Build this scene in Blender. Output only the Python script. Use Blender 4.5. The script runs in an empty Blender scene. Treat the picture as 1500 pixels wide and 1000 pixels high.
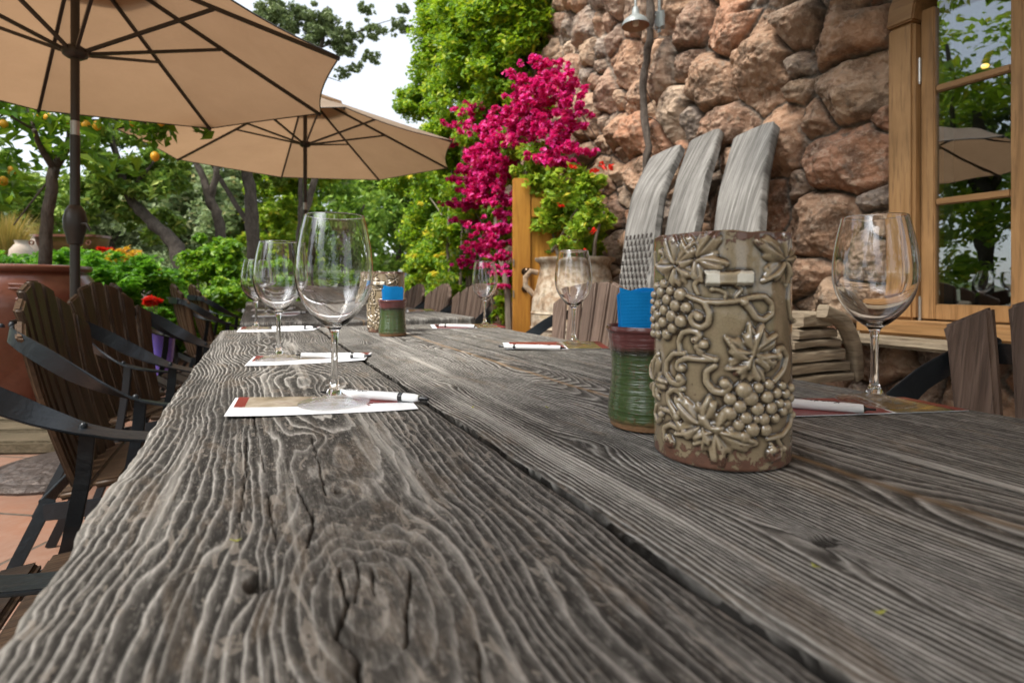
import bpy, math, random
import numpy as np
from mathutils import Vector, Matrix
R_ = math.radians
S = bpy.context.scene
# ---------------------------------------------------------------- camera, sky, sun, exposure
YAW = R_(25.4); CY, SY = math.cos(YAW), math.sin(YAW)
TH = 0.75; EYE = TH + 0.144; FPX = 800.0; HOR = 418.0
cam_d = bpy.data.cameras.new("camera"); cam = bpy.data.objects.new("camera", cam_d)
S.collection.objects.link(cam); S.camera = cam
cam.location = (0, 0, EYE); cam.rotation_euler = (R_(90), 0, -YAW)
cam_d.sensor_width = 36; cam_d.lens = 36 * FPX / 1500; cam_d.shift_y = -(500 - HOR) / 1500
cam_d.clip_start = 0.02; cam_d.clip_end = 800
cam_d.dof.use_dof = True; cam_d.dof.focus_distance = 0.72; cam_d.dof.aperture_fstop = 8.0
S.render.resolution_x, S.render.resolution_y = 1024, 682
S.render.engine = 'CYCLES'
S.cycles.use_denoising = True; S.cycles.sample_clamp_indirect = 6
S.cycles.max_bounces = 12; S.cycles.transmission_bounces = 10; S.cycles.transparent_max_bounces = 8
S.cycles.caustics_refractive = True; S.cycles.blur_glossy = 0.3
S.view_settings.view_transform = 'Standard'; S.view_settings.look = 'None'
S.view_settings.gamma = 1; S.view_settings.exposure = 0.6
SUN_EL, SUN_AZ = 60, 192          # azimuth measured from +x to +y
wd = bpy.data.worlds.new("World"); S.world = wd; wd.use_nodes = True
wn = wd.node_tree.nodes; wl = wd.node_tree.links; wn.clear()
sky = wn.new('ShaderNodeTexSky'); sky.sky_type = 'NISHITA'; sky.sun_disc = False
sky.sun_elevation = R_(SUN_EL); sky.sun_rotation = R_(90 - SUN_AZ)
b1 = wn.new('ShaderNodeBackground'); b1.inputs[1].default_value = 0.05
wl.new(sky.outputs[0], b1.inputs[0])
tc = wn.new('ShaderNodeTexCoord'); nz = wn.new('ShaderNodeTexNoise'); nz.inputs['Scale'].default_value = 2.2
nz.inputs['Detail'].default_value = 5
wl.new(tc.outputs['Generated'], nz.inputs['Vector'])
cr = wn.new('ShaderNodeValToRGB'); cr.color_ramp.elements[0].color = (.82, .86, .9, 1); cr.color_ramp.elements[1].color = (1, 1, 1, 1)
cr.color_ramp.elements[0].position = .3; cr.color_ramp.elements[1].position = .6
wl.new(nz.outputs[0], cr.inputs[0])
b2 = wn.new('ShaderNodeBackground'); b2.inputs[1].default_value = 0.64
# bright patch of sky added away from the sun, to streak the wine glasses
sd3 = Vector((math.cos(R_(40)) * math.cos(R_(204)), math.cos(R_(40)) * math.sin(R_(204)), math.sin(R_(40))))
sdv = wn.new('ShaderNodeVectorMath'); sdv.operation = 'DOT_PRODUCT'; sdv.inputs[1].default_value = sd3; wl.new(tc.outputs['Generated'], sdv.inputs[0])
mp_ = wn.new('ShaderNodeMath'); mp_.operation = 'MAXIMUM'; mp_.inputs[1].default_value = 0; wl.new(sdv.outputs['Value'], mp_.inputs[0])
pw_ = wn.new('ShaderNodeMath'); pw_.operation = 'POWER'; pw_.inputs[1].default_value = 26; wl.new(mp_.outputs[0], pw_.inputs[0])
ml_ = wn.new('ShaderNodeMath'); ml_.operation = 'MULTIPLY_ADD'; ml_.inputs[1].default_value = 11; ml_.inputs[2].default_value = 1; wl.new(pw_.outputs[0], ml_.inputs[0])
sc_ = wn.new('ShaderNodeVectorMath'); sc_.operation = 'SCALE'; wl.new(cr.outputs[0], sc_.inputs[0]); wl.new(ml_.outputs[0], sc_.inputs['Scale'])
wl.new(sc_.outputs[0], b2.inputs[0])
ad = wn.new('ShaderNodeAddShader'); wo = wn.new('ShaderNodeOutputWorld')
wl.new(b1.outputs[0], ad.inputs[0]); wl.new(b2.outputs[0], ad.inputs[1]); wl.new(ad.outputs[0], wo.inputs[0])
sd = bpy.data.lights.new("sun", 'SUN'); sd.energy = 3.0; sd.angle = R_(16); sd.color = (1, .94, .84)
sun = bpy.data.objects.new("sun", sd); S.collection.objects.link(sun)
sv = Vector((math.cos(R_(SUN_EL)) * math.cos(R_(SUN_AZ)), math.cos(R_(SUN_EL)) * math.sin(R_(SUN_AZ)), math.sin(R_(SUN_EL))))
sun.rotation_euler = sv.to_track_quat('Z', 'Y').to_euler(); sun.location = sv * 30

# ---------------------------------------------------------------- helpers
rng = np.random.default_rng(7); random.seed(7)
def W(px, py, Z):                                   # where a sight line reaches depth Z
    X = (px - 750) / FPX * Z
    return Vector((X * CY + Z * SY, -X * SY + Z * CY, EYE + (HOR - py) / FPX * Z))
def T(px, py, z=TH):                                # ... reaches a level plane
    return W(px, py, (EYE - z) * FPX / (py - HOR))
def onX(px, py, xw):                                # ... reaches the plane x = xw
    a = (px - 750) / FPX; t = (a * CY + SY) / (CY - a * SY)
    y = xw / t; Z = xw * SY + y * CY
    return Vector((xw, y, EYE + (HOR - py) / FPX * Z))
def link(o, parent=None):
    S.collection.objects.link(o)
    if parent is not None: o.parent = parent
    return o
def tag(o, label=None, cat=None, group=None, kind=None):
    if label: o['label'] = label
    if cat: o['category'] = cat
    if group: o['group'] = group
    if kind: o['kind'] = kind
    return o
def empty(name, loc=(0, 0, 0), rz=0, label=None, cat=None, group=None, sc=1):
    o = bpy.data.objects.new(name, None); o.location = loc; o.rotation_euler = (0, 0, rz); o.empty_display_size = .1
    o.scale = (sc, sc, sc)
    return tag(link(o), label, cat, group)
def npmesh(name, V, F, mat=None, parent=None, smooth=True, attrs=None, cols=None):
    V = np.asarray(V, dtype=np.float32); F = np.asarray(F, dtype=np.int32)
    me = bpy.data.meshes.new(name); n = F.shape[1]
    me.vertices.add(len(V)); me.vertices.foreach_set('co', V.ravel())
    me.loops.add(F.size); me.loops.foreach_set('vertex_index', F.ravel())
    me.polygons.add(len(F)); me.polygons.foreach_set('loop_start', np.arange(0, F.size, n, dtype=np.int32))
    me.polygons.foreach_set('loop_total', np.full(len(F), n, dtype=np.int32))
    me.polygons.foreach_set('use_smooth', np.full(len(F), smooth))
    for k, a in (attrs or {}).items():
        at = me.attributes.new(k, 'FLOAT', 'POINT'); at.data.foreach_set('value', np.asarray(a, dtype=np.float32).ravel())
    for k, a in (cols or {}).items():
        at = me.attributes.new(k, 'FLOAT_COLOR', 'POINT')
        c = np.ones((len(V), 4), dtype=np.float32); c[:, :3] = a; at.data.foreach_set('color', c.ravel())
    me.update(calc_edges=True)
    o = bpy.data.objects.new(name, me)
    if mat: me.materials.append(mat)
    return link(o, parent)
class MB:                                           # collects polygons for ONE mesh
    def __init__(s): s.v = []; s.f = []
    def add(s, v, f):
        b = len(s.v); s.v += [tuple(p) for p in v]; s.f += [tuple(i + b for i in q) for q in f]; return s
    def box(s, c, d, rot=None, bev=0):
        x, y, z = d[0] / 2, d[1] / 2, d[2] / 2; P = []
        for sx in (-1, 1):
            for sy in (-1, 1):
                for sz in (-1, 1): P.append(Vector((sx * x, sy * y, sz * z)))
        if rot is not None: P = [rot @ p for p in P]
        P = [p + Vector(c) for p in P]
        return s.add(P, [(0, 1, 3, 2), (4, 6, 7, 5), (0, 4, 5, 1), (2, 3, 7, 6), (0, 2, 6, 4), (1, 5, 7, 3)])
    def tube(s, pts, rad, n=8, cap=True):
        pts = [Vector(p) for p in pts]; m = len(pts)
        if not hasattr(rad, '__len__'): rad = [rad] * m
        V = []; up = None
        for i, p in enumerate(pts):
            t = (pts[min(i + 1, m - 1)] - pts[max(i - 1, 0)]).normalized()
            if up is None: up = Vector((0, 0, 1)) if abs(t.z) < .9 else Vector((1, 0, 0))
            a = t.cross(up)
            if a.length < 1e-6: a = t.orthogonal()
            a.normalize(); b = a.cross(t).normalized(); up = b
            for k in range(n):
                q = 2 * math.pi * k / n; V.append(p + (a * math.cos(q) + b * math.sin(q)) * rad[i])
        Fs = [(i * n + k, i * n + (k + 1) % n, (i + 1) * n + (k + 1) % n, (i + 1) * n + k) for i in range(m - 1) for k in range(n)]
        if cap: Fs += [tuple(range(n - 1, -1, -1)), tuple((m - 1) * n + k for k in range(n))]
        return s.add(V, Fs)
    def lathe(s, prof, c=(0, 0, 0), n=32, closed=False):
        V = [(c[0] + r * math.cos(2 * math.pi * k / n), c[1] + r * math.sin(2 * math.pi * k / n), c[2] + z) for r, z in prof for k in range(n)]
        m = len(prof); Fs = []
        for i in range(m if closed else m - 1):
            j = (i + 1) % m
            for k in range(n):
                Fs.append((i * n + k, i * n + (k + 1) % n, j * n + (k + 1) % n, j * n + k))
        return s.add(V, Fs)
    def strap(s, pts, wid, th, side):               # flat bar: centre points, width vectors given by side(i)
        pts = [Vector(p) for p in pts]; m = len(pts); V = []
        for i, p in enumerate(pts):
            t = (pts[min(i + 1, m - 1)] - pts[max(i - 1, 0)]).normalized()
            w = Vector(side(i / (m - 1))); w = (w - t * w.dot(t)).normalized(); nn = t.cross(w).normalized()
            ww = wid(i / (m - 1)) if callable(wid) else wid
            for a, b in ((-1, -1), (1, -1), (1, 1), (-1, 1)): V.append(p + w * a * ww / 2 + nn * b * th / 2)
        Fs = [(i * 4 + k, i * 4 + (k + 1) % 4, i * 4 + 4 + (k + 1) % 4, i * 4 + 4 + k) for i in range(m - 1) for k in range(4)]
        Fs += [(3, 2, 1, 0), tuple((m - 1) * 4 + k for k in range(4))]
        return s.add(V, Fs)
    def build(s, name, mat, parent=None, smooth=True, bevel=0, seg=2, ang=40):
        me = bpy.data.meshes.new(name); me.from_pydata(s.v, [], s.f); me.update()
        import bmesh
        b = bmesh.new(); b.from_mesh(me); bmesh.ops.recalc_face_normals(b, faces=b.faces)
        if bevel:
            es = [e for e in b.edges if len(e.link_faces) == 2 and e.calc_face_angle(0) > R_(ang)]
            bmesh.ops.bevel(b, geom=es, offset=bevel, segments=seg, affect='EDGES', clamp_overlap=True)
        for f in b.faces: f.smooth = smooth
        for e in b.edges:
            if len(e.link_faces) == 2 and e.calc_face_angle(0) > R_(ang): e.smooth = False
        b.to_mesh(me); b.free()
        if mat: me.materials.append(mat)
        return link(bpy.data.objects.new(name, me), parent)
def kids(o): return [c for c in S.objects if c.parent == o]
def copy_tree(o, parent=None):
    c = o.copy(); link(c)
    if parent is not None: c.parent = parent
    for ch in kids(o): copy_tree(ch, c)
    return c
# numpy smooth value noise
def _h(ix, iy, seed):
    n = (ix.astype(np.int64) * 374761393 + iy.astype(np.int64) * 668265263 + seed * 982451653) & 0xFFFFFFFF
    n = ((n ^ (n >> 13)) * 1274126177) & 0xFFFFFFFF
    return ((n ^ (n >> 16)) & 0xFFFF) / 65535.0
def vn(x, y, seed=0):
    ix = np.floor(x); iy = np.floor(y); fx = x - ix; fy = y - iy
    fx = fx * fx * fx * (fx * (fx * 6 - 15) + 10); fy = fy * fy * fy * (fy * (fy * 6 - 15) + 10)
    a = _h(ix, iy, seed); b = _h(ix + 1, iy, seed); c = _h(ix, iy + 1, seed); d = _h(ix + 1, iy + 1, seed)
    return (a + (b - a) * fx) * (1 - fy) + (c + (d - c) * fx) * fy
def fbm(x, y, seed=0, oct=4, g=.5):
    s = 0; a = 1; t = 0
    for k in range(oct): s = s + a * (vn(x * 2 ** k + 17.3 * k, y * 2 ** k - 9.1 * k, seed + k) - .5) * 2; t += a; a *= g
    return s / t
def grid_faces(ny, nx, keep=None):
    i = np.arange((ny - 1) * (nx - 1)); r = i // (nx - 1); c = i % (nx - 1); a = r * nx + c
    F = np.stack([a, a + 1, a + nx + 1, a + nx], 1)
    return F if keep is None else F[keep[r, c]]

# ---------------------------------------------------------------- materials
class NM:
    def __init__(s, name):
        s.m = bpy.data.materials.new(name); s.m.use_nodes = True; s.t = s.m.node_tree; s.n = s.t.nodes; s.l = s.t.links
        s.n.clear(); s.out = s.n.new('ShaderNodeOutputMaterial'); s.p = s.n.new('ShaderNodeBsdfPrincipled')
        s.l.new(s.p.outputs[0], s.out.inputs[0])
    def N(s, t, **kw):
        n = s.n.new(t)
        for k, v in kw.items(): setattr(n, k, v)
        return n
    def set(s, sock, v):
        if isinstance(v, bpy.types.NodeSocket): s.l.new(v, sock)
        elif v is not None:
            if sock.type == 'RGBA' and len(v) == 3: v = (*v, 1)
            sock.default_value = v
    def coord(s, k='Object', scale=None, rot=None):
        o = s.N('ShaderNodeTexCoord').outputs[k]
        if scale is None: return o
        mp = s.N('ShaderNodeMapping'); s.l.new(o, mp.inputs[0]); mp.inputs['Scale'].default_value = scale
        if rot: mp.inputs['Rotation'].default_value = rot
        return mp.outputs[0]
    def attr(s, n, k='Fac'): return s.N('ShaderNodeAttribute', attribute_name=n).outputs[k]
    def noise(s, vec, scale=5, detail=4, rough=.55, dist=0):
        n = s.N('ShaderNodeTexNoise'); s.set(n.inputs['Vector'], vec); n.inputs['Scale'].default_value = scale
        n.inputs['Detail'].default_value = detail; n.inputs['Roughness'].default_value = rough; n.inputs['Distortion'].default_value = dist
        return n.outputs[0]
    def voro(s, vec, scale, feat='F1', out='Distance', rnd=1):
        n = s.N('ShaderNodeTexVoronoi', feature=feat); s.set(n.inputs['Vector'], vec); n.inputs['Scale'].default_value = scale
        n.inputs['Randomness'].default_value = rnd
        return n.outputs[out]
    def ramp(s, f, stops, interp='LINEAR'):
        r = s.N('ShaderNodeValToRGB'); s.l.new(f, r.inputs[0]); e = r.color_ramp.elements; r.color_ramp.interpolation = interp
        while len(e) < len(stops): e.new(.5)
        for k, (p, c) in enumerate(stops):
            e[k].position = p; e[k].color = (c, c, c, 1) if not hasattr(c, '__len__') else (*c, 1)
        return r.outputs[0]
    def mix(s, f, a, b, mode='MIX'):
        m = s.N('ShaderNodeMix', data_type='RGBA', blend_type=mode)
        s.set(m.inputs[0], f); s.set(m.inputs[6], a); s.set(m.inputs[7], b); return m.outputs[2]
    def math(s, op, a, b=None, c=None):
        m = s.N('ShaderNodeMath', operation=op); s.set(m.inputs[0], a)
        if b is not None: s.set(m.inputs[1], b)
        if c is not None: s.set(m.inputs[2], c)
        return m.outputs[0]
    def bump(s, h, dist=.002, st=1, prev=None):
        b = s.N('ShaderNodeBump'); s.l.new(h, b.inputs['Height']); b.inputs['Distance'].default_value = dist
        b.inputs['Strength'].default_value = st
        if prev is not None: s.l.new(prev, b.inputs['Normal'])
        return b.outputs[0]
    def fin(s, col=None, rough=.6, nrm=None, spec=.5, metal=0, coat=0, trans=0, ior=None):
        p = s.p.inputs; s.set(p['Base Color'], col); s.set(p['Roughness'], rough); s.set(p['Specular IOR Level'], spec)
        s.set(p['Metallic'], metal); s.set(p['Coat Weight'], coat); p['Coat Roughness'].default_value = .08
        if trans: p['Transmission Weight'].default_value = trans
        if ior: p['IOR'].default_value = ior
        if nrm is not None: s.l.new(nrm, p['Normal'])
        return s.m
def plain(name, col, rough=.6, metal=0, var=.25, scale=20, bump=.0006, coat=0, spec=.5):
    m = NM(name); c = m.coord(); n = m.noise(c, scale, 5)
    col2 = m.mix(n, tuple(x * (1 - var) for x in col), tuple(min(1, x * (1 + var)) for x in col))
    return m.fin(col2, rough, m.bump(m.noise(c, scale * 4, 4), bump), spec, metal, coat)
def wood(name, a, b, dark, sc=(40, 40, 2.2), rough=.7, bump=.001, knots=True, spec=.35):
    m = NM(name); c = m.coord('Object', sc)
    n1 = m.noise(c, 1, 8, .65, .6); n2 = m.noise(m.coord('Object', tuple(x * 4 for x in sc)), 1, 5, .6)
    col = m.ramp(n1, [(.25, dark), (.42, a), (.62, b), (.8, tuple(x * .8 for x in a))])
    col = m.mix(m.ramp(n2, [(.35, .0), (.5, 1)]), m.mix(.55, col, dark), col)
    big = m.noise(m.coord(), 4, 3); col = m.mix(m.ramp(big, [(.35, 0), (.7, .5)]), col, tuple(x * .6 for x in a))
    oi = m.N('ShaderNodeObjectInfo').outputs['Random']
    col = m.mix(m.math('MULTIPLY', oi, .35), col, dark)
    return m.fin(col, rough, m.bump(m.math('ADD', n1, m.math('MULTIPLY', n2, .6)), bump), spec)
def leafmat(name, stops, trans=.4, tcol=(.3, .5, .03), rough=.45):
    m = NM(name); g = m.N('ShaderNodeNewGeometry').outputs['Random Per Island']
    col = m.ramp(g, stops); m.fin(col, rough, spec=.35)
    t = m.N('ShaderNodeBsdfTranslucent'); m.set(t.inputs[0], m.mix(.5, col, tcol))
    mx = m.N('ShaderNodeMixShader'); mx.inputs[0].default_value = trans
    m.l.new(m.p.outputs[0], mx.inputs[1]); m.l.new(t.outputs[0], mx.inputs[2]); m.l.new(mx.outputs[0], m.out.inputs[0])
    return m.m
M = {}
M['steel'] = plain('blackened_steel', (.013, .017, .021), .3, .0, .5, 9, .002, spec=.4)
M['brownmetal'] = plain('bronze_paint', (.042, .036, .031), .4, .3, .2, 20, .0003)
M['alu'] = plain('bare_metal', (.45, .43, .4), .35, .9, .1)
M['chairwood'] = wood('oiled_chair_wood', (.06, .034, .018), (.12, .07, .038), (.014, .009, .006), sc=(5, 55, 2), spec=.28, rough=.45, bump=.0012)
M['greywood'] = wood('weathered_chair_wood', sc=(5, 55, 2), a=(.13, .085, .062), b=(.22, .155, .12), dark=(.04, .027, .021), bump=.0015)
M['oak'] = wood('window_oak', (.33, .175, .065), (.47, .265, .11), (.13, .07, .03), sc=(22, 22, 1.6), rough=.55, bump=.0008)
M['oakh'] = wood('window_oak_cross', (.33, .175, .065), (.47, .265, .11), (.13, .07, .03), sc=(22, 1.6, 22), rough=.55, bump=.0008)
M['doorwood'] = wood('varnished_door_wood', (.52, .23, .035), (.66, .33, .06), (.3, .12, .02), sc=(18, 18, 1.3), rough=.4, bump=.0004)
M['drift'] = wood('driftwood', (.17, .16, .145), (.34, .325, .30), (.03, .026, .022), sc=(3, 60, 1.5), rough=.85, bump=.0025)
M['drifth'] = wood('driftwood_cross', (.24, .19, .13), (.38, .31, .22), (.07, .05, .035), sc=(3, 3, 30), rough=.85, bump=.006)
M['plank'] = wood('bench_plank', (.4, .34, .28), (.55, .49, .41), (.16, .12, .09), sc=(30, 2.5, 30), rough=.85, bump=.004)
M['bark'] = wood('bark', (.09, .07, .055), (.16, .13, .105), (.03, .022, .018), sc=(14, 14, 5), rough=.9, bump=.02)
M['twig'] = plain('twig_bark', (.2, .16, .12), .8)
M['brass'] = plain('dark_brass', (.08, .05, .03), .3, .8)
M['soil'] = plain('soil', (.06, .045, .035), .95, 0, .4, 30, .01)
# ---------------------------------------------------------------- ground
def ground():
    m = NM('garden_soil'); c = m.coord(); n = m.noise(c, .35, 6)
    col = m.ramp(n, [(.3, (.05, .07, .02)), (.5, (.11, .1, .06)), (.7, (.09, .13, .03))])
    mat = m.fin(col, .95, m.bump(m.noise(c, 12, 5), .05))
    g = MB().add([(-150, -60, -.006), (150, -60, -.006), (150, 300, -.006), (-150, 300, -.006)], [(0, 1, 2, 3)]).build('ground', mat, smooth=False)
    tag(g, kind='structure')
    m = NM('terracotta_flags'); c = m.coord('Object', (1, 1, 1), (0, 0, R_(33)))
    b = m.N('ShaderNodeTexBrick', offset=0.0, squash=1); m.l.new(c, b.inputs['Vector'])
    b.inputs['Scale'].default_value = 1; b.inputs['Brick Width'].default_value = .62; b.inputs['Row Height'].default_value = .62
    b.inputs['Mortar Size'].default_value = .008; b.inputs['Mortar Smooth'].default_value = .3
    b.inputs['Color1'].default_value = (.26, .125, .075, 1); b.inputs['Color2'].default_value = (.2, .105, .068, 1); b.inputs['Mortar'].default_value = (.07, .06, .045, 1)
    n = m.noise(c, 3, 6); n2 = m.noise(c, 22, 5)
    col = m.mix(m.ramp(n, [(.35, .0), (.7, .55)]), b.outputs[0], (.2, .14, .11))
    col = m.mix(m.ramp(n2, [(.45, 0), (.75, .4)]), col, (.3, .2, .15))
    h = m.math('ADD', m.math('MULTIPLY', b.outputs['Fac'], -1), m.math('MULTIPLY', n2, .35))
    mat = m.fin(col, .7, m.bump(h, .006), .4)
    p = MB().add([(-3.9, -3, 0), (2.6, -3, 0), (3.2, 12, 0), (-1.2, 12, 0), (-1.55, 6.2, 0), (-3.9, 4.9, 0)], [(0, 1, 2, 3, 4, 5)]).build('patio', mat, smooth=False)
    tag(p, kind='structure')
    m = NM('asphalt'); c = m.coord(); mat = m.fin(m.mix(m.noise(c, 3, 5), (.09, .09, .09), (.16, .155, .15)), .9, m.bump(m.noise(c, 200, 3), .004))
    a = MB().add([(-6, 17, -.002), (16, 17, -.002), (16, 34, -.002), (-6, 34, -.002)], [(0, 1, 2, 3)]).build('car_park', mat, smooth=False)
    tag(a, kind='structure')
    for k in range(3):
        c0 = W(15, 640, 2.98 + k * .24); c0.z = .035
        mb = MB()
        mb.box(c0 - Vector((.25, -.1, 0)) , (1.7, .2, .07), Matrix.Rotation(-YAW + R_(3), 3, 'Z'))
        o = mb.build('edging_timber', M['plank2'], bevel=.012)
        tag(o, ['weathered timber laid flat on the patio, nearest to the umbrella base plate', 'weathered timber laid flat on the patio, middle of the three beside the jar', 'weathered timber laid flat on the patio, against the big terracotta jar'][k], 'timber', 'timbers edging the patio')
M['plank2'] = wood('edging_wood', (.11, .085, .05), (.18, .14, .09), (.035, .03, .015), sc=(3, 30, 30), rough=.9, bump=.006)
ground()

# ---------------------------------------------------------------- the tables
def plank_table(name, x0, x1, y0, y1, joints, knots, holes, checks, dx, dyn, dyf, seed, label, angle=0):
    root = empty(name, (0, 0, 0), 0, label, 'table')
    xs = np.arange(x0, x1 + dx * .5, dx); ys = [y0]
    while ys[-1] < y1:
        ys.append(ys[-1] + (dyn if ys[-1] < .8 else dyn + (dyf - dyn) * min(1, (ys[-1] - .8) / .8)))
    ys = np.array(ys); ys[-1] = y1
    X, Y = np.meshgrid(xs, ys)
    th = .062
    edges = [x0] + joints + [x1]
    # joint centre lines wander a little
    u = np.zeros_like(X); amp = np.zeros_like(X); gap = np.full_like(X, 9.); tone = np.zeros_like(X)
    spec = [(.0052, .00052), (.0038, .00045), (.0068, .0005), (.004, .0004)]
    wand = lambda k, Yv: .0035 * fbm(Yv * 6, Yv * 0 + k, seed + 50 + k, 3)
    for b in range(len(edges) - 1):
        lo = edges[b] + (wand(b, Y) if b else 0); hi = edges[b + 1] + (wand(b + 1, Y) if b + 1 < len(edges) - 1 else 0)
        msk = (X >= lo) & (X < hi + 1e-4) if b < len(edges) - 2 else (X >= lo)
        sp, am = spec[b % 4]
        cx = (edges[b] + edges[b + 1]) / 2 + .05 * fbm(Y * 1.3, Y * 0 + 3.3, seed + 5 * b, 2) + (.0 if b == 0 else .05)
        D = .055 + .05 * fbm(Y * 2.2, Y * 0 + 9.7, seed + 7 * b + 1, 3)
        xw = X + .0055 * fbm(X * 11, Y * 5, seed + b, 3) + (.0016 if b == 0 else .0007) * fbm(X * 60, Y * 40, seed + 20 + b, 3)
        r = np.sqrt((xw - cx) ** 2 + np.maximum(D, .0) ** 2) if b != 2 else (xw - cx)
        ub = r / sp + .9 * fbm(xw * 42, Y * 2.0, seed + 15 + b, 3) + (.0 if b else .25) * fbm(xw * 120, Y * 14, seed + 18, 2)
        for (kx, ky, sx, sy, A) in knots:
            if edges[b] <= kx < edges[b + 1]:
                q = ((xw - kx) / sx) ** 2 + ((Y - ky + .004 * fbm(X * 50, Y * 30, seed + 77, 2)) / sy) ** 2
                ub = ub + A / (1 + q * 1.3)
        u = np.where(msk, ub + b * 37.3, u); amp = np.where(msk, am, amp); tone = np.where(msk, b, tone)
        for e, inner in ((lo, b > 0), (hi, b < len(edges) - 2)):
            if inner: gap = np.minimum(gap, np.abs(X - e))
    flat = np.exp(-((X - .052) / .036) ** 2) * np.clip((.62 - Y) / .15, 0, 1) * (tone < .5) * np.clip(1.1 + fbm(X * 25, Y * 12, seed + 95, 3), 0, 1)
    f = u - np.floor(u)
    ridge = np.clip(np.minimum((f) / .74, (1 - f) / .26), 0, 1); ridge = ridge ** 1.8
    er = .55 + .45 * fbm(X * 22, Y * 6, seed + 31, 3)
    Zh = amp * (ridge - .6) * np.clip(er, .15, 1) * 1.25 * (1 - .65 * flat)
    Zh += .0013 * fbm(X * 10, Y * 3, seed + 40, 3) + .0006 * fbm(X * 130, Y * 45, seed + 41, 4)
    # crack between boards
    gw = np.where(np.abs(X - edges[1]) < .02, .0032, .0014) + .0022 * fbm(Y * 25, Y * 0, seed + 60, 3)
    g = np.clip(1 - gap / np.maximum(gw, .0006), 0, 1); depth = np.where(X < edges[1] + .05, .016, .0045) if len(joints) else 0
    Zh -= depth * np.sqrt(g) + .0022 * np.exp(-(gap / .006) ** 2)
    dark = np.clip((1 - gap / (np.maximum(gw, .0006) + .0012)) * 5, 0, 1) * np.where(X < edges[1] + .05, 1, .7)
    for hx, hy, rx, ry, dp in holes:
        q = np.sqrt(((X - hx) / rx) ** 2 + ((Y - hy) / ry) ** 2) + .1 * fbm(X * 200, Y * 200, 5, 2)
        s = np.clip((1.12 - q) / .3, 0, 1); Zh -= dp * s; dark = np.maximum(dark, s * .8)
    for pts, wd_ in checks:
        for i in range(len(pts) - 1):
            (ax, ay), (bx, by) = pts[i], pts[i + 1]
            ym, yM = min(ay, by) - .01, max(ay, by) + .01; r0, r1 = np.searchsorted(ys, [ym, yM])
            if r1 <= r0: continue
            Xs, Ys = X[r0:r1], Y[r0:r1]
            t = np.clip(((Xs - ax) * (bx - ax) + (Ys - ay) * (by - ay)) / ((bx - ax) ** 2 + (by - ay) ** 2 + 1e-9), 0, 1)
            wv = .0012 * fbm(Ys * 90, Xs * 20, 90, 2)
            d = np.hypot(Xs + wv - ax - t * (bx - ax), Ys - ay - t * (by - ay))
            s = np.clip(1.3 - d / wd_, 0, 1); Zh[r0:r1] -= .0035 * s; dark[r0:r1] = np.maximum(dark[r0:r1], s)
    # rounded, chipped outer edges
    el = X - x0; er_ = x1 - X; ee = np.minimum(Y - y0, y1 - Y)
    ed = np.minimum(np.minimum(el, er_), ee)
    rr = .007; q = np.clip(1 - ed / rr, 0, 1); Zh -= rr * (1 - np.sqrt(np.clip(1 - q * q, 0, 1)))
    wob = .0055 * fbm(Y * 9, Y * 0, seed + 70, 4) + .0015 * fbm(Y * 70, Y * 0, seed + 71, 2)
    Xo = X + wob * np.exp(-el / .03) + .003 * fbm(Y * 9, Y * 0 + 4, seed + 72, 4) * np.exp(-er_ / .03)
    # round the corners of the slab in plan
    Yo = Y + np.where(Y > (y0 + y1) / 2, -1, 1) * (.006 * np.exp(-np.abs(ee) / .03) * (1 + fbm(X * 20, X * 0, seed, 3)) + .03 * np.exp(-ee / .02) * (np.exp(-el / .02) + np.exp(-er_ / .02)))
    top = np.stack([Xo, Yo, TH + Zh], -1); ny, nx = X.shape
    # skirt ring on the outside
    ring = np.concatenate([np.arange(nx), np.arange(1, ny) * nx + nx - 1, (ny - 1) * nx + np.arange(nx - 2, -1, -1), np.arange(ny - 2, 0, -1) * nx])
    V = top.reshape(-1, 3); n0 = len(V); L = len(ring); layers = 7; VS = [V]; FS = [grid_faces(ny, nx)]
    Rg = V[ring]; cen = np.array([(x0 + x1) / 2, (y0 + y1) / 2, 0]); out = Rg - cen
    prev = ring
    U = [u.ravel()]; A2 = [dark.ravel()]; TN = [tone.ravel()]; SD = [np.zeros(n0)]
    for k in range(1, layers + 1):
        P = Rg.copy(); P[:, 2] = TH - .006 - (th - .006) * k / layers
        w = .0025 * fbm(Rg[:, 1] * 8 + Rg[:, 0] * 8, np.full(L, k * .6), seed + 80, 3) + (.002 if 1 < k < layers else 0) - (.004 if k == layers else 0)
        P[:, 0] += np.sign(out[:, 0]) * w; VS.append(P); ids = n0 + (k - 1) * L + np.arange(L)
        FS.append(np.stack([prev, ids, np.roll(ids, -1), np.roll(prev, -1)], 1)[:, ::1]); prev = ids
        U.append(np.full(L, 3.) + k * 1.4 + u.ravel()[ring] * .02); A2.append(np.zeros(L)); TN.append(tone.ravel()[ring]); SD.append(np.ones(L))
    Vb = np.concatenate(VS); o = npmesh('tabletop', Vb, np.concatenate(FS), M['table'], root, True,
        {'flat': np.concatenate([flat.ravel(), np.zeros(L * layers)]), 'u': np.concatenate(U), 'dark': np.concatenate(A2), 'tone': np.concatenate(TN), 'side': np.concatenate(SD)})
    xc, yc = (x0 + x1) / 2, (y0 + y1) / 2
    MB().box((xc, yc, TH - th + .003), (x1 - x0 - .03, y1 - y0 - .05, .006)).build('underside', M['greywood'], root)
    for sx in (x0 + .16, x1 - .16):
        for sy in (y0 + .25, y1 - .25):
            MB().box((sx, sy, (TH - th) / 2 - .001), (.09, .09, TH - th - .006)).build('leg', M['greywood'], root, bevel=.006)
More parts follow.
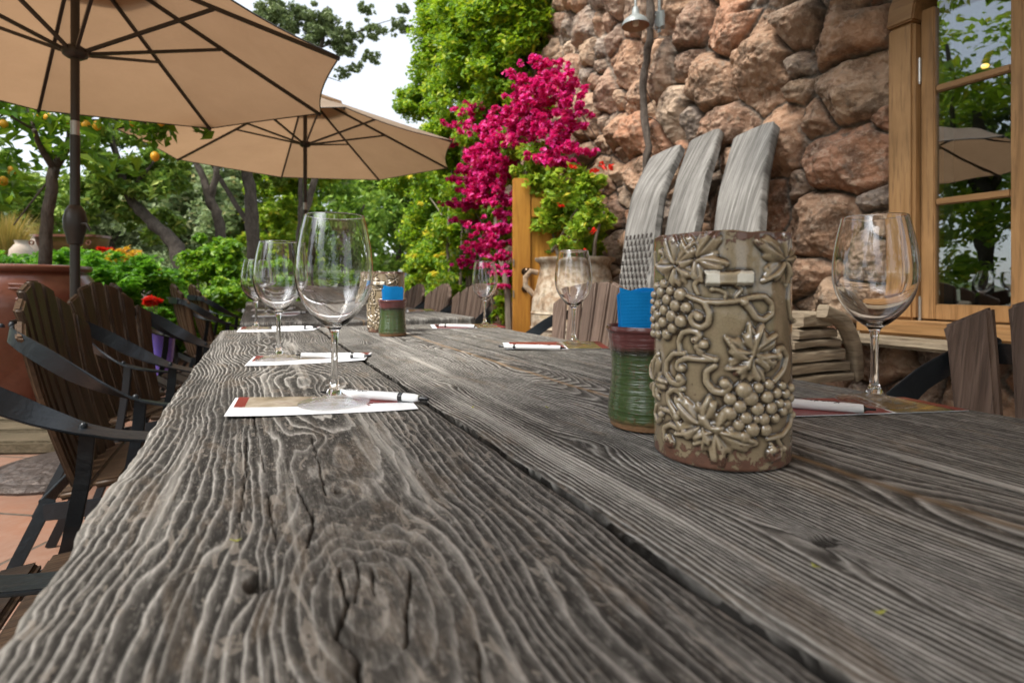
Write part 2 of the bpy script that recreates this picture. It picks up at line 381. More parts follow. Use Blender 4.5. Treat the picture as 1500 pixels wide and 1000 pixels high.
    for sy in (y0 + .25, y1 - .25): MB().box((xc, sy, TH - th - .05), (x1 - x0 - .42, .05, .09)).build('stretcher', M['greywood'], root, bevel=.004)
    return root
def table_mat():
    m_hi = .6
    m = NM('weathered_table_boards'); u = m.attr('u'); tone = m.attr('tone'); dk = m.attr('dark'); c = m.coord()
    fib = m.noise(m.coord('Object', (420, 16, 60)), 1, 6, .65); fib2 = m.noise(m.coord('Object', (1500, 90, 200)), 1, 3, .6)
    jit = m.math('MULTIPLY', m.math('SUBTRACT', m.noise(m.coord('Object', (90, 22, 20)), 1, 4), .5), .35)
    f = m.math('FRACT', m.math('ADD', u, jit))
    b0 = m.math('LESS_THAN', tone, .5)                 # the coarse, deeply eroded board
    ca = m.ramp(f, [(0, (.02, .018, .016)), (.3, (.05, .046, .04)), (.5, (.115, .107, .096)), (.66, (.27, .256, .234)), (.8, (.56, .535, .495)), (.87, (.10, .092, .08)), (1, (.02, .018, .016))])
    cb = m.ramp(f, [(0, (.03, .027, .023)), (.35, (.095, .088, .078)), (.62, (.25, .236, .212)), (.82, (.46, .438, .4)), (1, (.03, .027, .023))])
    col = m.mix(b0, cb, ca)
    pt = m.noise(m.coord('Object', (55, 26, 30)), 1, 6, .65, .8)
    col = m.mix(m.math('MULTIPLY', m.attr('flat'), .72), col, m.ramp(pt, [(.35, (.04, .036, .032)), (.45, (.105, .095, .083)), (.52, (.13, .115, .1)), (.56, (.24, .205, .17)), (.7, (.33, .3, .26))]))
    big = m.noise(m.coord('Object', (9, 3.5, 5)), 1, 5, .6)
    col = m.mix(m.ramp(big, [(.36, .75), (.5, 0)]), col, m.mix(.55, col, (.035, .032, .03)))        # damp dark patches
    br = m.noise(m.coord('Object', (24, 7, 9)), 1.3, 5, .65, .8)
    col = m.mix(m.ramp(br, [(.55, 0), (.64, .45)]), col, (.2, .15, .105))               # bare tan wood
    gr = m.noise(m.coord('Object', (330, 80, 120)), 1, 6, .78)
    col = m.mix(m.ramp(gr, [(.36, .75), (.48, 0)]), col, m.mix(.8, col, (.02, .018, .016))); col = m.mix(m.ramp(gr, [(.53, 0), (.68, .62)]), col, (.46, .435, .395))
    stn = m.noise(m.coord('Object', (14, 9, 9)), 1, 6, .7, .5); col = m.mix(m.ramp(stn, [(.4, .62), (.5, 0)]), col, m.mix(.6, col, (.03, .028, .025)))
    fl = m.noise(m.coord('Object', (75, 24, 30)), 1, 5, .7, 1.2)
    flk = m.ramp(fl, [(.585, 0), (.6, 1)])
    col = m.mix(m.math('MULTIPLY', flk, m.math('MULTIPLY', b0, .55)), col, (.37, .325, .275))
    flc = m.ramp(m.noise(m.coord('Object', (60, 14, 30)), 1, 5, .7, 1.2), [(.64, 0), (.66, .5)])
    col = m.mix(flc, col, (.42, .38, .33))
    # an orange streak of fresher wood on the middle boards
    sx = m.N('ShaderNodeSeparateXYZ'); m.l.new(c, sx.inputs[0])
    xx = m.math('ADD', sx.outputs[0], m.math('MULTIPLY', m.noise(m.coord('Object', (2, 5, 2)), 1, 3), .02))
    st = m.math('ABSOLUTE', m.math('SUBTRACT', xx, .425)); st = m.ramp(st, [(0, .65), (.006, 0)])
    col = m.mix(st, col, (.36, .22, .1))
    col = m.mix(m.ramp(fib, [(.3, .5), (.48, 0)]), col, (.045, .04, .036))
    col = m.mix(m.ramp(fib2, [(.55, 0), (.8, .35)]), col, (.5, .47, .43))
    # green-grey cast on the far boards
    col = m.mix(m.math('MULTIPLY', m.math('GREATER_THAN', tone, 1.5), .35), col, m.mix(1, col, (1.0, 1.0, .96), 'MULTIPLY')); sk = m.noise(m.coord('Object', (55, 1.6, 10)), 1, 5, .65); col = m.mix(m.ramp(sk, [(.36, .6), (.47, 0)]), col, m.mix(.7, col, (.03, .027, .023))); col = m.mix(m.ramp(sk, [(.54, 0), (.68, m_hi)]), col, (.5, .475, .43))
    col = m.mix(m.math('MULTIPLY', dk, .92), col, (.01, .009, .008))
    pr = m.ramp(f, [(0, 0), (.72, 1), (1, 0)])
    h = m.math('ADD', m.math('MULTIPLY', pr, m.math('SUBTRACT', 1, m.math('MULTIPLY', b0, .7))), m.math('ADD', m.math('MULTIPLY', fib, .8), m.math('MULTIPLY', fib2, .3)))
    h = m.math('ADD', m.math('ADD', h, m.math('MULTIPLY', flk, .35)), m.math('MULTIPLY', gr, .9))
    n1 = m.bump(h, .0011, .9)
    col = m.mix(m.math('MULTIPLY', b0, .45), col, m.mix(1, col, (.62, .61, .6), 'MULTIPLY'))
    return m.fin(col, m.ramp(fib, [(.3, .9), (.7, .7)]), n1, m.math('MULTIPLY', m.math('SUBTRACT', 1, dk), .16))
M['table'] = table_mat()
KN = [(.003, .292, .014, .03, 2.2), (.056, .398, .02, .035, 2.6), (.045, .25, .030, .075, -4.2), (.06, .33, .02, .03, 2), (.052, .55, .020, .05, 3), (.1, .78, .02, .06, 3), (-.01, .95, .03, .06, -3),
      (.04, 1.25, .03, .07, 3), (.12, 1.5, .02, .06, 3), (.02, 1.75, .03, .06, 3), (.05, .06, .03, .07, 4), (.12, .2, .02, .09, 2),
      (.268, .76, .022, .08, 6), (.29, .42, .025, .06, 6), (.286, .202, .010, .035, 4), (.36, 1.05, .04, .12, 7), (.24, 1.35, .03, .1, -6), (.42, .62, .02, .09, 3), (.4, 1.6, .03, .1, 6),
      (.62, .8, .03, .14, 5), (.56, 1.4, .02, .12, 4)]
HL = [(.0037, .292, .0075, .0085, .006), (.056, .398, .004, .004, .004), (.2925, .203, .009, .006, .002)]
def P2(*a): return [tuple(T(x, y))[:2] for x, y in a]
CK = [(P2((496, 830), (510, 880), (495, 930), (530, 965), (525, 1000)), .0009), (P2((436, 712), (460, 760), (452, 800)), .0008), (P2((457, 640), (470, 690), (478, 724)), .0006),
      (P2((603, 835), (597, 900), (595, 945)), .0008), (P2((520, 815), (528, 850), (520, 880)), .0006), (P2((392, 720), (405, 790)), .0006), (P2((545, 830), (550, 870)), .0006),
      (P2((362, 640), (360, 700), (350, 790)), .0006), (P2((370, 600), (378, 640), (388, 690)), .0007), (P2((1160, 642), (1300, 676)), .0004), (P2((700, 940), (705, 1000)), .0007)]
plank_table('plank_table', -.093, .758, -.42, 1.99, [.194, .487], KN, HL, CK, .001, .0019, .0035, 3,
            'nearer long table of weathered grey planks, carrying the large relief vase')
plank_table('plank_table', -.045, .92, 2.30, 5.4, [.27, .6], [(.1, 3, .03, .1, 6), (.4, 2.7, .03, .1, 6), (.15, 4.2, .03, .1, 6)], [], [], .003, .006, .01, 11,
            'second weathered plank table, set beyond the near one and before the farther umbrella')

# ---------------------------------------------------------------- stone wall
WX = 2.40
def stone_wall():
    ys = np.concatenate([np.arange(-1.6, .9, .02), np.arange(.9, 3.2, .0065), np.arange(3.2, 5.4, .009)])
    zs = np.concatenate([np.arange(-.05, .45, .02), np.arange(.45, 2.4, .007), np.arange(2.4, 3.7, .009), np.arange(3.7, 5.0, .03)])
    Y, Z = np.meshgrid(ys, zs)
    big = [(1065, 45, 48, 42, -35), (1112, 85, 36, 80, -15), (1165, 35, 25, 48, -35), (1243, 42, 62, 42, 0), (1160, 95, 22, 17, 0), (1243, 134, 62, 42, 0), (1157, 132, 18, 20, 0),
           (1192, 172, 27, 33, 20), (1137, 205, 33, 55, 0), (1034, 112, 34, 52, 0), (1228, 236, 70, 55, 10), (1003, 92, 24, 30, 0), (1060, 185, 40, 26, 15), (1010, 40, 24, 36, 20),
           (1195, 325, 50, 55, 10), (1165, 272, 26, 22, 0), (1272, 290, 28, 15, 0), (1120, 290, 24, 30, 0), (1260, 380, 45, 42, 0), (1225, 440, 50, 32, 0), (1290, 335, 22, 22, 0), (985, 165, 24, 42, 10),
           (1010, 175, 16, 32, 0), (1080, 15, 36, 14, 0), (1170, 400, 36, 26, 0), (1290, 520, 60, 34, 0), (1200, 500, 45, 30, 0), (1380, 520, 70, 26, 0), (1110, 215, 14, 26, 0), (1075, 240, 24, 24, 0),
           (968, 112, 14, 34, 0), (960, 200, 20, 32, 10), (1270, 5, 40, 12, 0)]
    sites = []
    for px, py, rx, ry, rot in big:
        c = onX(px, py, WX - .06); a = onX(px + rx, py, WX - .06); t = onX(px, py - ry, WX - .06)
        sites.append((c.y, c.z, abs(a.y - c.y), abs(t.z - c.z), R_(rot)))
    r = np.random.default_rng(21); tries = 0
    while tries < 9000:
        tries += 1
        y, z = r.uniform(-1.7, 5.5), r.uniform(-.1, 5.1); far = y > 2.7
        s = r.choice([.055, .085, .12, .15]) * (1 if far else 1.15)
        ok = all(math.hypot((y - q[0]) / (q[2] + s * .8), (z - q[1]) / (q[3] + s * .8)) > .93 for q in sites)
        if ok: sites.append((y, z, s * r.uniform(.8, 1.3), s * r.uniform(.8, 1.35), r.uniform(-.6, .6)))
    st = np.array(sites); n = len(st)
    wy = Y + .022 * fbm(Y * 7, Z * 7, 3, 4) ; wz = Z + .022 * fbm(Y * 7 + 40, Z * 7, 4, 4)
    F1 = np.full(Y.shape, 9.); F2 = F1.copy(); I1 = np.zeros(Y.shape, int)
    for i, (cy, cz, ry, rz, ro) in enumerate(sites):
        rad = max(ry, rz) * 2.4 + .12
        c0, c1 = np.searchsorted(ys, [cy - rad, cy + rad]); r0, r1 = np.searchsorted(zs, [cz - rad, cz + rad])
        if c1 <= c0 or r1 <= r0: continue
        a = wy[r0:r1, c0:c1] - cy; b = wz[r0:r1, c0:c1] - cz
        a, b = a * math.cos(ro) + b * math.sin(ro), -a * math.sin(ro) + b * math.cos(ro)
        pw = 2.6; d = ((np.abs(a) / ry) ** pw + (np.abs(b) / rz) ** pw) ** (1 / pw)
        rm = math.sqrt(ry * rz); d = (d - 1) * rm + 1                      # signed metres to the stone outline, offset by 1
        f1, f2, ii = F1[r0:r1, c0:c1], F2[r0:r1, c0:c1], I1[r0:r1, c0:c1]
        m = d < f1; f2[:] = np.where(m, f1, np.minimum(f2, d)); ii[:] = np.where(m, i, ii); f1[:] = np.where(m, d, f1)
    e = (F2 - F1) / 2                                                      # metres to the shared joint
    hh = r.uniform(.06, .11, n) * np.clip(np.sqrt(st[:, 2] * st[:, 3]) / .1, .6, 1.25)
    H = hh[I1]; ins = np.clip(e - .004, 0, None)
    w = H * .24; q = np.clip(ins / w, 0, 1); prof = (1 - (1 - q) ** 2.2) ** .55
    gy = r.uniform(-.35, .35, n)[I1]; gz = r.uniform(-.45, .15, n)[I1]
    by, bz = st[I1, 0], st[I1, 1]
    tilt = gy * (Y - by) + gz * (Z - bz)
    ang = r.uniform(0, 6.28, n)[I1]; k2 = r.uniform(.2, .9, n)[I1]
    ridge = -k2 * np.abs((Y - by) * np.cos(ang) + (Z - bz) * np.sin(ang)) * .95
    ang2 = ang + 1.3; ridge2 = -1.1 * np.clip((Y - by) * np.cos(ang2) + (Z - bz) * np.sin(ang2) - .03, 0, 1)
    so = I1 * 3.71
    dY, dZ = Y - by + .012 * fbm(Y * 20, Z * 20, 71, 3), Z - bz + .012 * fbm(Y * 20, Z * 20, 72, 3); pl = np.full(Y.shape, 9.); sr = np.sqrt(st[:, 2] * st[:, 3])
    a0_ = r.uniform(0, 6.28, n)
    for k in range(6):
        ak = a0_ + k * 1.047 + r.uniform(-.4, .4, n); gk = r.uniform(.25, 1.3, n); ck = r.uniform(.95, 1.3, n)
        pl = np.minimum(pl, (hh * ck)[I1] - gk[I1] * ((dY * np.cos(ak)[I1] + dZ * np.sin(ak)[I1]) - (.30 * sr)[I1]))
    h = np.minimum(H * 1.12 + tilt * .5, pl); h = np.clip(h, .08 * H, 1.3 * H) * prof
    rg = lambda a, b, s: .5 - np.abs(fbm(a, b, s, 3))
    h += (.020 * fbm(Y * 11 + so, Z * 11, 31, 3) + .016 * rg(Y * 16 + so, Z * 16, 33) + .015 * rg(Y * 38, Z * 38 + so, 36) + .010 * fbm(Y * 90, Z * 90, 37, 3)) * np.clip(prof + .1, 0, 1)
    h += .006 * fbm(Y * 30, Z * 30, 35, 3)
    pal = np.array([(.38, .235, .15), (.44, .30, .20), (.31, .22, .16), (.39, .205, .125), (.27, .215, .175), (.41, .255, .165), (.48, .35, .25), (.31, .195, .135)])
    od = np.maximum(np.abs(Y - .92) - .43, np.maximum(.70 - Z, Z - 2.28)); h = h * np.clip((od + .0) / .03, 0, 1) ** .5
    sunlit_tone = np.where(st[:, 0] > 2.6, 1.12, .85)  # sunlight put into the colour: far stones lighter, near ones darker as in shade
    cs = pal[r.integers(0, len(pal), n)] * r.uniform(.8, 1.15, (n, 1)) * sunlit_tone[:, None]
    mortar = np.clip(1 - (e - .0015) / .006, 0, 1)
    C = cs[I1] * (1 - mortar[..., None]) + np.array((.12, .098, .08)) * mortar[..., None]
    V = np.stack([WX - h, Y, Z], -1).reshape(-1, 3)
    yc = (Y[:-1, :-1] + Y[1:, 1:]) / 2; zc = (Z[:-1, :-1] + Z[1:, 1:]) / 2
    win = (yc > .50) & (yc < 1.338) & (zc > .72) & (zc < 2.28 - .3 * ((yc - .92) / .42) ** 2)
    F = grid_faces(len(zs), len(ys), ~win)
    m = NM('fieldstone'); c = m.coord(); base = m.attr('scol', 'Color'); mo = m.attr('mortar')
    n1 = m.noise(c, 9, 8, .65); n2 = m.noise(c, 38, 6, .6); n3 = m.noise(c, 3.2, 5, .6); n4 = m.noise(c, 120, 4)
    col = m.mix(m.ramp(n1, [(.4, .85), (.52, 0)]), base, m.mix(.75, base, (.05, .035, .025)))
    col = m.mix(m.ramp(n3, [(.5, 0), (.62, .5)]), col, m.mix(.5, col, (.42, .2, .1)))
    col = m.mix(m.ramp(n2, [(.5, 0), (.64, .65)]), col, m.mix(.55, col, (.6, .46, .34)))
    col = m.mix(m.ramp(m.noise(c, 16, 6, .7), [(.58, 0), (.66, .45)]), col, (.2, .19, .16))
    col = m.mix(mo, col, m.ramp(n2, [(.3, (.06, .05, .04)), (.7, (.2, .17, .14))]))
    hb = m.math('ADD', m.math('MULTIPLY', n2, .6), m.math('ADD', m.math('MULTIPLY', n4, .25), m.math('MULTIPLY', m.voro(c, 26, 'F1'), .35)))
    mat = m.fin(col, .85, m.bump(hb, .022, 1), .25)
    root = empty('stone_wall', (WX, 2, 0), 0, 'wall of big rounded red, tan and brown fieldstones with the wooden window let into it', 'wall')
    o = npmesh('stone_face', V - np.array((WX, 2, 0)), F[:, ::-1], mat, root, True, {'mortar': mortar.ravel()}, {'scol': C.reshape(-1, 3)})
    # solid core behind the face, with the window opening left free
    mb = MB(); T_ = .35
    for a, b, c0, d in ((-1.6, .50, -.05, 5), (1.33, 5.4, -.05, 5), (.50, 1.33, -.05, .72), (.50, 1.33, 2.26, 5)):
        mb.box((WX + .02 + T_ / 2 - WX, (a + b) / 2 - 2, (c0 + d) / 2), (T_, b - a, d - c0))
    mb.build('wall_core', plain('mortar_core', (.16, .14, .12), .9), root, smooth=False)
    return root
stone_wall()

# ---------------------------------------------------------------- window
def window():
    root = empty('casement_window', (WX, .92, .74), 0, 'arched oak casement window of small panes with metal hinges, set in the stone wall', 'window')
    L = lambda x, y, z: (x - WX, y - .92, z - .74)
    def B(mb, x0, x1, y0, y1, z0, z1): mb.box(L((x0 + x1) / 2, (y0 + y1) / 2, (z0 + z1) / 2), (x1 - x0, y1 - y0, z1 - z0)); return mb
    xo = WX - .05
    B(MB(), xo - .02, xo + .2, 1.252, 1.352, .758, 1.93).build('jamb', M['oak'], root, bevel=.012)
    B(MB(), xo - .02, xo + .2, .485, .585, .758, 1.93).build('jamb', M['oak'], root, bevel=.012)
    def arch(mb, y_in, y_out, xa, xb, zc, ri, ro, n=14):
        V = []; 
        for i in range(n + 1):
            a = math.pi * i / n
            for rr in (ri, ro):
                zz = zc + rr * math.sin(a) * .82; yy = .92 + rr * math.cos(a)
                V += [L(xa, yy, zz), L(xb, yy, zz)]
        Fs = []
        for i in range(n):
            b = i * 4; Fs += [(b, b + 4, b + 5, b + 1), (b + 2, b + 3, b + 7, b + 6), (b, b + 2, b + 6, b + 4), (b + 1, b + 5, b + 7, b + 3)]
        Fs += [(0, 1, 3, 2), (n * 4, n * 4 + 2, n * 4 + 3, n * 4 + 1)]
        return mb.add(V, Fs)
    arch(MB(), 0, 0, xo - .03, xo + .2, 1.93, .332, .432).build('arch_frame', M['oakh'], root, bevel=.006)
    B(MB(), xo - .12, xo + .2, .42, 1.42, .70, .757).build('sill', M['oakh'], root, bevel=.012)
    B(MB(), xo - .16, xo + .12, .36, 1.75, .655, .699).build('ledge', M['drifth'], root, bevel=.012)
    for (ya, yb, hinge) in ((.922, 1.249, True), (.588, .918, False)):
        mb = MB()
        B(mb, xo + .02, xo + .06, yb - .048, yb, .762, 1.97); B(mb, xo + .02, xo + .06, ya, ya + .046, .762, 2.2 if True else 0)
        B(mb, xo + .021, xo + .059, ya + .047, yb - .049, .762, .822)
        sash = mb.build('sash', M['oak'], root, bevel=.004)
        mb = MB()
        for z in (1.215, 1.65): B(mb, xo + .024, xo + .056, ya + .047, yb - .049, z - .013, z + .013)
        mb.build('muntin', M['oakh'], sash, bevel=.004)
        V = []; n = 10; ymid = .92
        for (z0, z1) in ((.823, 1.201), (1.229, 1.636), (1.664, 1.93)):
            B(MB(), xo + .037, xo + .041, ya + .044, yb - .046, z0, z1).build('pane', M['pane'], sash, smooth=False)
        # curved top of the sash and its pane
        mb = MB(); V = []; Vp = []
        for i in range(n + 1):
            t = i / n; y = ya + .046 + (yb - ya - .094) * t; rr = abs(y - .92) / .332; zt = 1.93 + .332 * .82 * math.sqrt(max(0, 1 - rr * rr)) - .004
            V += [L(xo + .02, y, zt - .05), L(xo + .02, y, zt), L(xo + .06, y, zt), L(xo + .06, y, zt - .05)]
            Vp += [L(xo + .039, y, 1.93), L(xo + .039, y, zt - .048)]
        mb.add(V, [(i * 4 + k, i * 4 + (k + 1) % 4, i * 4 + 4 + (k + 1) % 4, i * 4 + 4 + k) for i in range(n) for k in range(4)] + [(0, 1, 2, 3), (n * 4 + 3, n * 4 + 2, n * 4 + 1, n * 4)])
        mb.build('sash_top', M['oakh'], sash)
        MB().add(Vp, [(2 * i, 2 * i + 1, 2 * i + 3, 2 * i + 2) for i in range(n)]).build('pane', M['pane'], sash, smooth=False)
    for z in (.80, 1.735):
        mb = MB(); mb.tube([L(xo - .005 + .02, 1.2505, z - .045), L(xo - .005 + .02, 1.2505, z + .045)], .007, 12)
        mb.tube([L(xo + .015, 1.2505, z - .052), L(xo + .015, 1.2505, z - .0455)], .0045, 10); mb.tube([L(xo + .015, 1.2505, z + .0455), L(xo + .015, 1.2505, z + .052)], .0045, 10)
        mb.build('hinge', M['alu'], root)
    # room behind the glass
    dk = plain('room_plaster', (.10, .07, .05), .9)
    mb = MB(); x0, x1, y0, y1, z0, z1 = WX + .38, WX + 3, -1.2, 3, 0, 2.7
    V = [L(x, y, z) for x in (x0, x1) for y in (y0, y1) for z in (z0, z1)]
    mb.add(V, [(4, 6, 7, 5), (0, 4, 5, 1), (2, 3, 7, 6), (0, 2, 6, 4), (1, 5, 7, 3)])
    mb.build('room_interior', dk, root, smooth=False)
    lp = W(1443, 97, 3.0); e = NM('lit_bulb'); e.p.inputs['Emission Color'].default_value = (1, .55, .12, 1); e.p.inputs['Emission Strength'].default_value = 2.5
    r2 = empty('pendant_lamp', lp, 0, 'small lit yellow pendant lamp inside, seen through the top window pane', 'lamp')
    MB().lathe([(.0, .012), (.014, .01), (.019, 0), (.014, -.009), (0, -.012)], n=16).build('bulb', e.fin((1, .6, .2)), r2)
    MB().lathe([(.012, .1), (.02, .07), (.06, .02), (.063, .02), (.022, .076), (.012, .104)], n=20).build('lamp_shade', M['brass'], r2)
    MB().tube([(0, 0, .1), (0, 0, 2.69 - lp.z)], .003, 6).build('cord', M['steel'], r2)
m = NM('window_pane'); g = m.N('ShaderNodeBsdfGlossy'); g.inputs[0].default_value = (.86, .9, .95, 1); g.inputs['Roughness'].default_value = .0
wv = m.bump(m.noise(m.coord(), 2.2, 2), .01, .25); m.l.new(wv, g.inputs['Normal'])
t = m.N('ShaderNodeBsdfTransparent'); t.inputs[0].default_value = (.8, .84, .82, 1)
mx = m.N('ShaderNodeMixShader'); mx.inputs[0].default_value = .2
m.l.new(t.outputs[0], mx.inputs[1]); m.l.new(g.outputs[0], mx.inputs[2]); m.l.new(mx.outputs[0], m.out.inputs[0]); M['pane'] = m.m
window()

# ---------------------------------------------------------------- umbrellas
def fabric():
    m = NM('sand_canvas'); c = m.coord('Object', (500, 500, 500)); n = m.noise(m.coord(), 180, 3)
    col = m.mix(m.ramp(m.noise(m.coord(), 2.2, 6, .65), [(.3, 0), (.7, 1)]), (.33, .25, .18), (.43, .33, .245)); seam = m.bump(m.noise(m.coord('Object', (3, 3, 8)), 1, 4, .5, .6), .05, .55); m.fin(col, .85, m.bump(n, .0012, .6, seam), .2)
    t = m.N('ShaderNodeBsdfTranslucent'); m.set(t.inputs[0], m.mix(m.noise(m.coord('Object', (2, 2, 5)), 1.4, 6, .65), (.31, .185, .1), (.43, .265, .15)))
    mx = m.N('ShaderNodeMixShader'); mx.inputs[0].default_value = .42
    m.l.new(m.p.outputs[0], mx.inputs[1]); m.l.new(t.outputs[0], mx.inputs[2]); m.l.new(mx.outputs[0], m.out.inputs[0]); return m.m
M['canvas'] = fabric()
def umbrella(cx, cy, R, zr, za, hub, a0, label, base, kz=1.19):
    root = empty('market_umbrella', (cx, cy, 0), 0, label, 'umbrella', 'open tan umbrellas over the tables')
    nr = 10; nt = 8; V = []; Fs = []; vc = .16
    def P(k, t, r, dz=0):                               # k-th panel, t across, r outwards (fraction)
        a = a0 + (k + t) * math.pi / 4; ch = math.cos(math.pi / 8) / math.cos((t - .5) * math.pi / 4)
        sag = 1 - .032 * (1 - (2 * t - 1) ** 2) * r
        rr = R * r * ch * sag; z = za - (za - zr) * (r ** 1.08) - .012 * math.sin(math.pi * r) - .02 * (1 - (2 * t - 1) ** 2) * r * (1 - .4 * r)
        return (rr * math.cos(a), rr * math.sin(a), z + dz)
    mb = MB()
    for k in range(8):
        g = [P(k, j / nt, vc + (1 - vc) * i / nr) for i in range(nr + 1) for j in range(nt + 1)]
        mb.add(g, [(i * (nt + 1) + j, i * (nt + 1) + j + 1, (i + 1) * (nt + 1) + j + 1, (i + 1) * (nt + 1) + j) for i in range(nr) for j in range(nt)])
    can = mb.build('canopy', M['canvas'], root)
    mb = MB()
    for k in range(8):
        g = [P(k, j / 4, .01 + .25 * i / 4, .035 - .01 * i / 4) for i in range(5) for j in range(5)]
        mb.add(g, [(i * 5 + j, i * 5 + j + 1, i * 5 + 6 + j, i * 5 + 5 + j) for i in range(4) for j in range(4)])
    mb.build('vent', M['canvas'], can)
    mb = MB()
    for k in range(8):                                  # hem tape along the rim
        mb.tube([P(k, j / nt, 1, -.004) for j in range(nt + 1)], .004, 5)
    mb.build('hem', M['brownmetal'], can)
    for k in range(8):
        a = a0 + k * math.pi / 4; u = Vector((math.cos(a), math.sin(a), 0)); s = Vector((-u.y, u.x, 0))
        pts = [Vector(P(k, 0, r, -.014)) for r in (.03, .2, .4, .6, .8, 1.0)]
        rb = MB().strap(pts, .016, .02, lambda t, s=s: s).build('rib', M['brownmetal'], root, bevel=.002)
        j = Vector(P(k, 0, .52, -.02))
        MB().strap([u * .035 + Vector((0, 0, hub)), j], .013, .016, lambda t, s=s: s).build('strut', M['brownmetal'], rb)
    MB().lathe([(.0, -.03), (.032, -.03), (.05, -.018), (.056, 0), (.05, .018), (.03, .03), (.0, .03)], (0, 0, hub), 20).build('runner_hub', M['brownmetal'], root)
    MB().lathe([(0, -.04), (.04, -.04), (.045, 0), (.02, .03), (.015, .09), (.024, .11), (.012, .14), (0, .145)], (0, 0, za), 20).build('finial', M['brownmetal'], root)
    MB().tube([(0, 0, .05), (0, 0, 1.62)], .0205, 20).build('pole', M['brownmetal'], root)
    MB().tube([(0, 0, 1.622), (0, 0, 1.69)], .0188, 20).build('collar', M['alu'], root)
    MB().tube([(0, 0, 1.692), (0, 0, za)], .0185, 20).build('upper_pole', M['brownmetal'], root)
    MB().lathe([(.022, -.1), (.03, -.095), (.036, -.06), (.047, -.02), (.049, .02), (.04, .065), (.026, .09), (.022, .092)], (0, 0, kz), 20).build('crank_housing', M['brownmetal'], root)
    h = MB(); h.tube([(.03, -.03, kz), (.055, -.045, kz), (.07, -.05, kz - .03)], .007, 8); h.build('crank_handle', M['brownmetal'], root)
    if base:
        pr = [(0, .0), (.33, .0), (.335, .012), (.325, .03), (.30, .034), (.29, .03), (.27, .04), (.06, .055), (.05, .09), (.045, .3), (.03, .305), (0, .305)]
        m = NM('cast_iron'); c = m.coord(); v = m.voro(c, 26, 'SMOOTH_F1'); n = m.noise(c, 40, 4)
        mat = m.fin(m.mix(v, (.13, .1, .085), (.05, .04, .035)), .5, m.bump(m.math('ADD', v, n), .012), .5, .4)
        MB().lathe(pr, (0, 0, .001), 48).build('base_plate', mat, root)
    else:
        MB().lathe([(0, 0), (.25, 0), (.25, .03), (.05, .05), (.03, .3), (0, .3)], (0, 0, .001), 32).build('base_plate', M['brownmetal'], root)
    return root
c1 = W(110, 418, 2.65); umbrella(c1.x, c1.y, 1.27, EYE + 1.13, EYE + 1.13 + .5, EYE + 1.13, -YAW + R_(2), 'large tan market umbrella at left, on a round cast iron base beside the terracotta jar', True)
c2 = W(447, 418, 5.26); umbrella(c2.x, c2.y, 1.50, EYE + 1.3, EYE + 1.3 + .56, EYE + 1.36, -YAW + R_(-14), 'farther tan market umbrella with pale top, standing at the far end of the second table', False)
umbrella(.33, -.27, 1.27, EYE + 1.13, EYE + 1.6, EYE + 1.13, R_(10), 'tan market umbrella added outside the frame to shade the near end of the table', False, 1.3)  # unseen umbrella, added to shade the table and darken reflections in the glasses

# roof eave over the near part of the wall, just above the frame
root = empty('roof_eave', (WX, -.25, 2.5), 0, 'dark timber roof eave projecting over the oak window', 'eave')
MB().box((-.42, 0, .03), (.86, 3.9, .04)).build('soffit', M['bark'], root, bevel=.004)
for k in range(8): MB().box((-.40, -1.8 + k * .51, -.03), (.84, .07, .075)).build('rafter', M['bark'], root, bevel=.006)
MB().box((-.865, 0, .01), (.03, 3.96, .14)).build('fascia', M['bark'], root, bevel=.004)
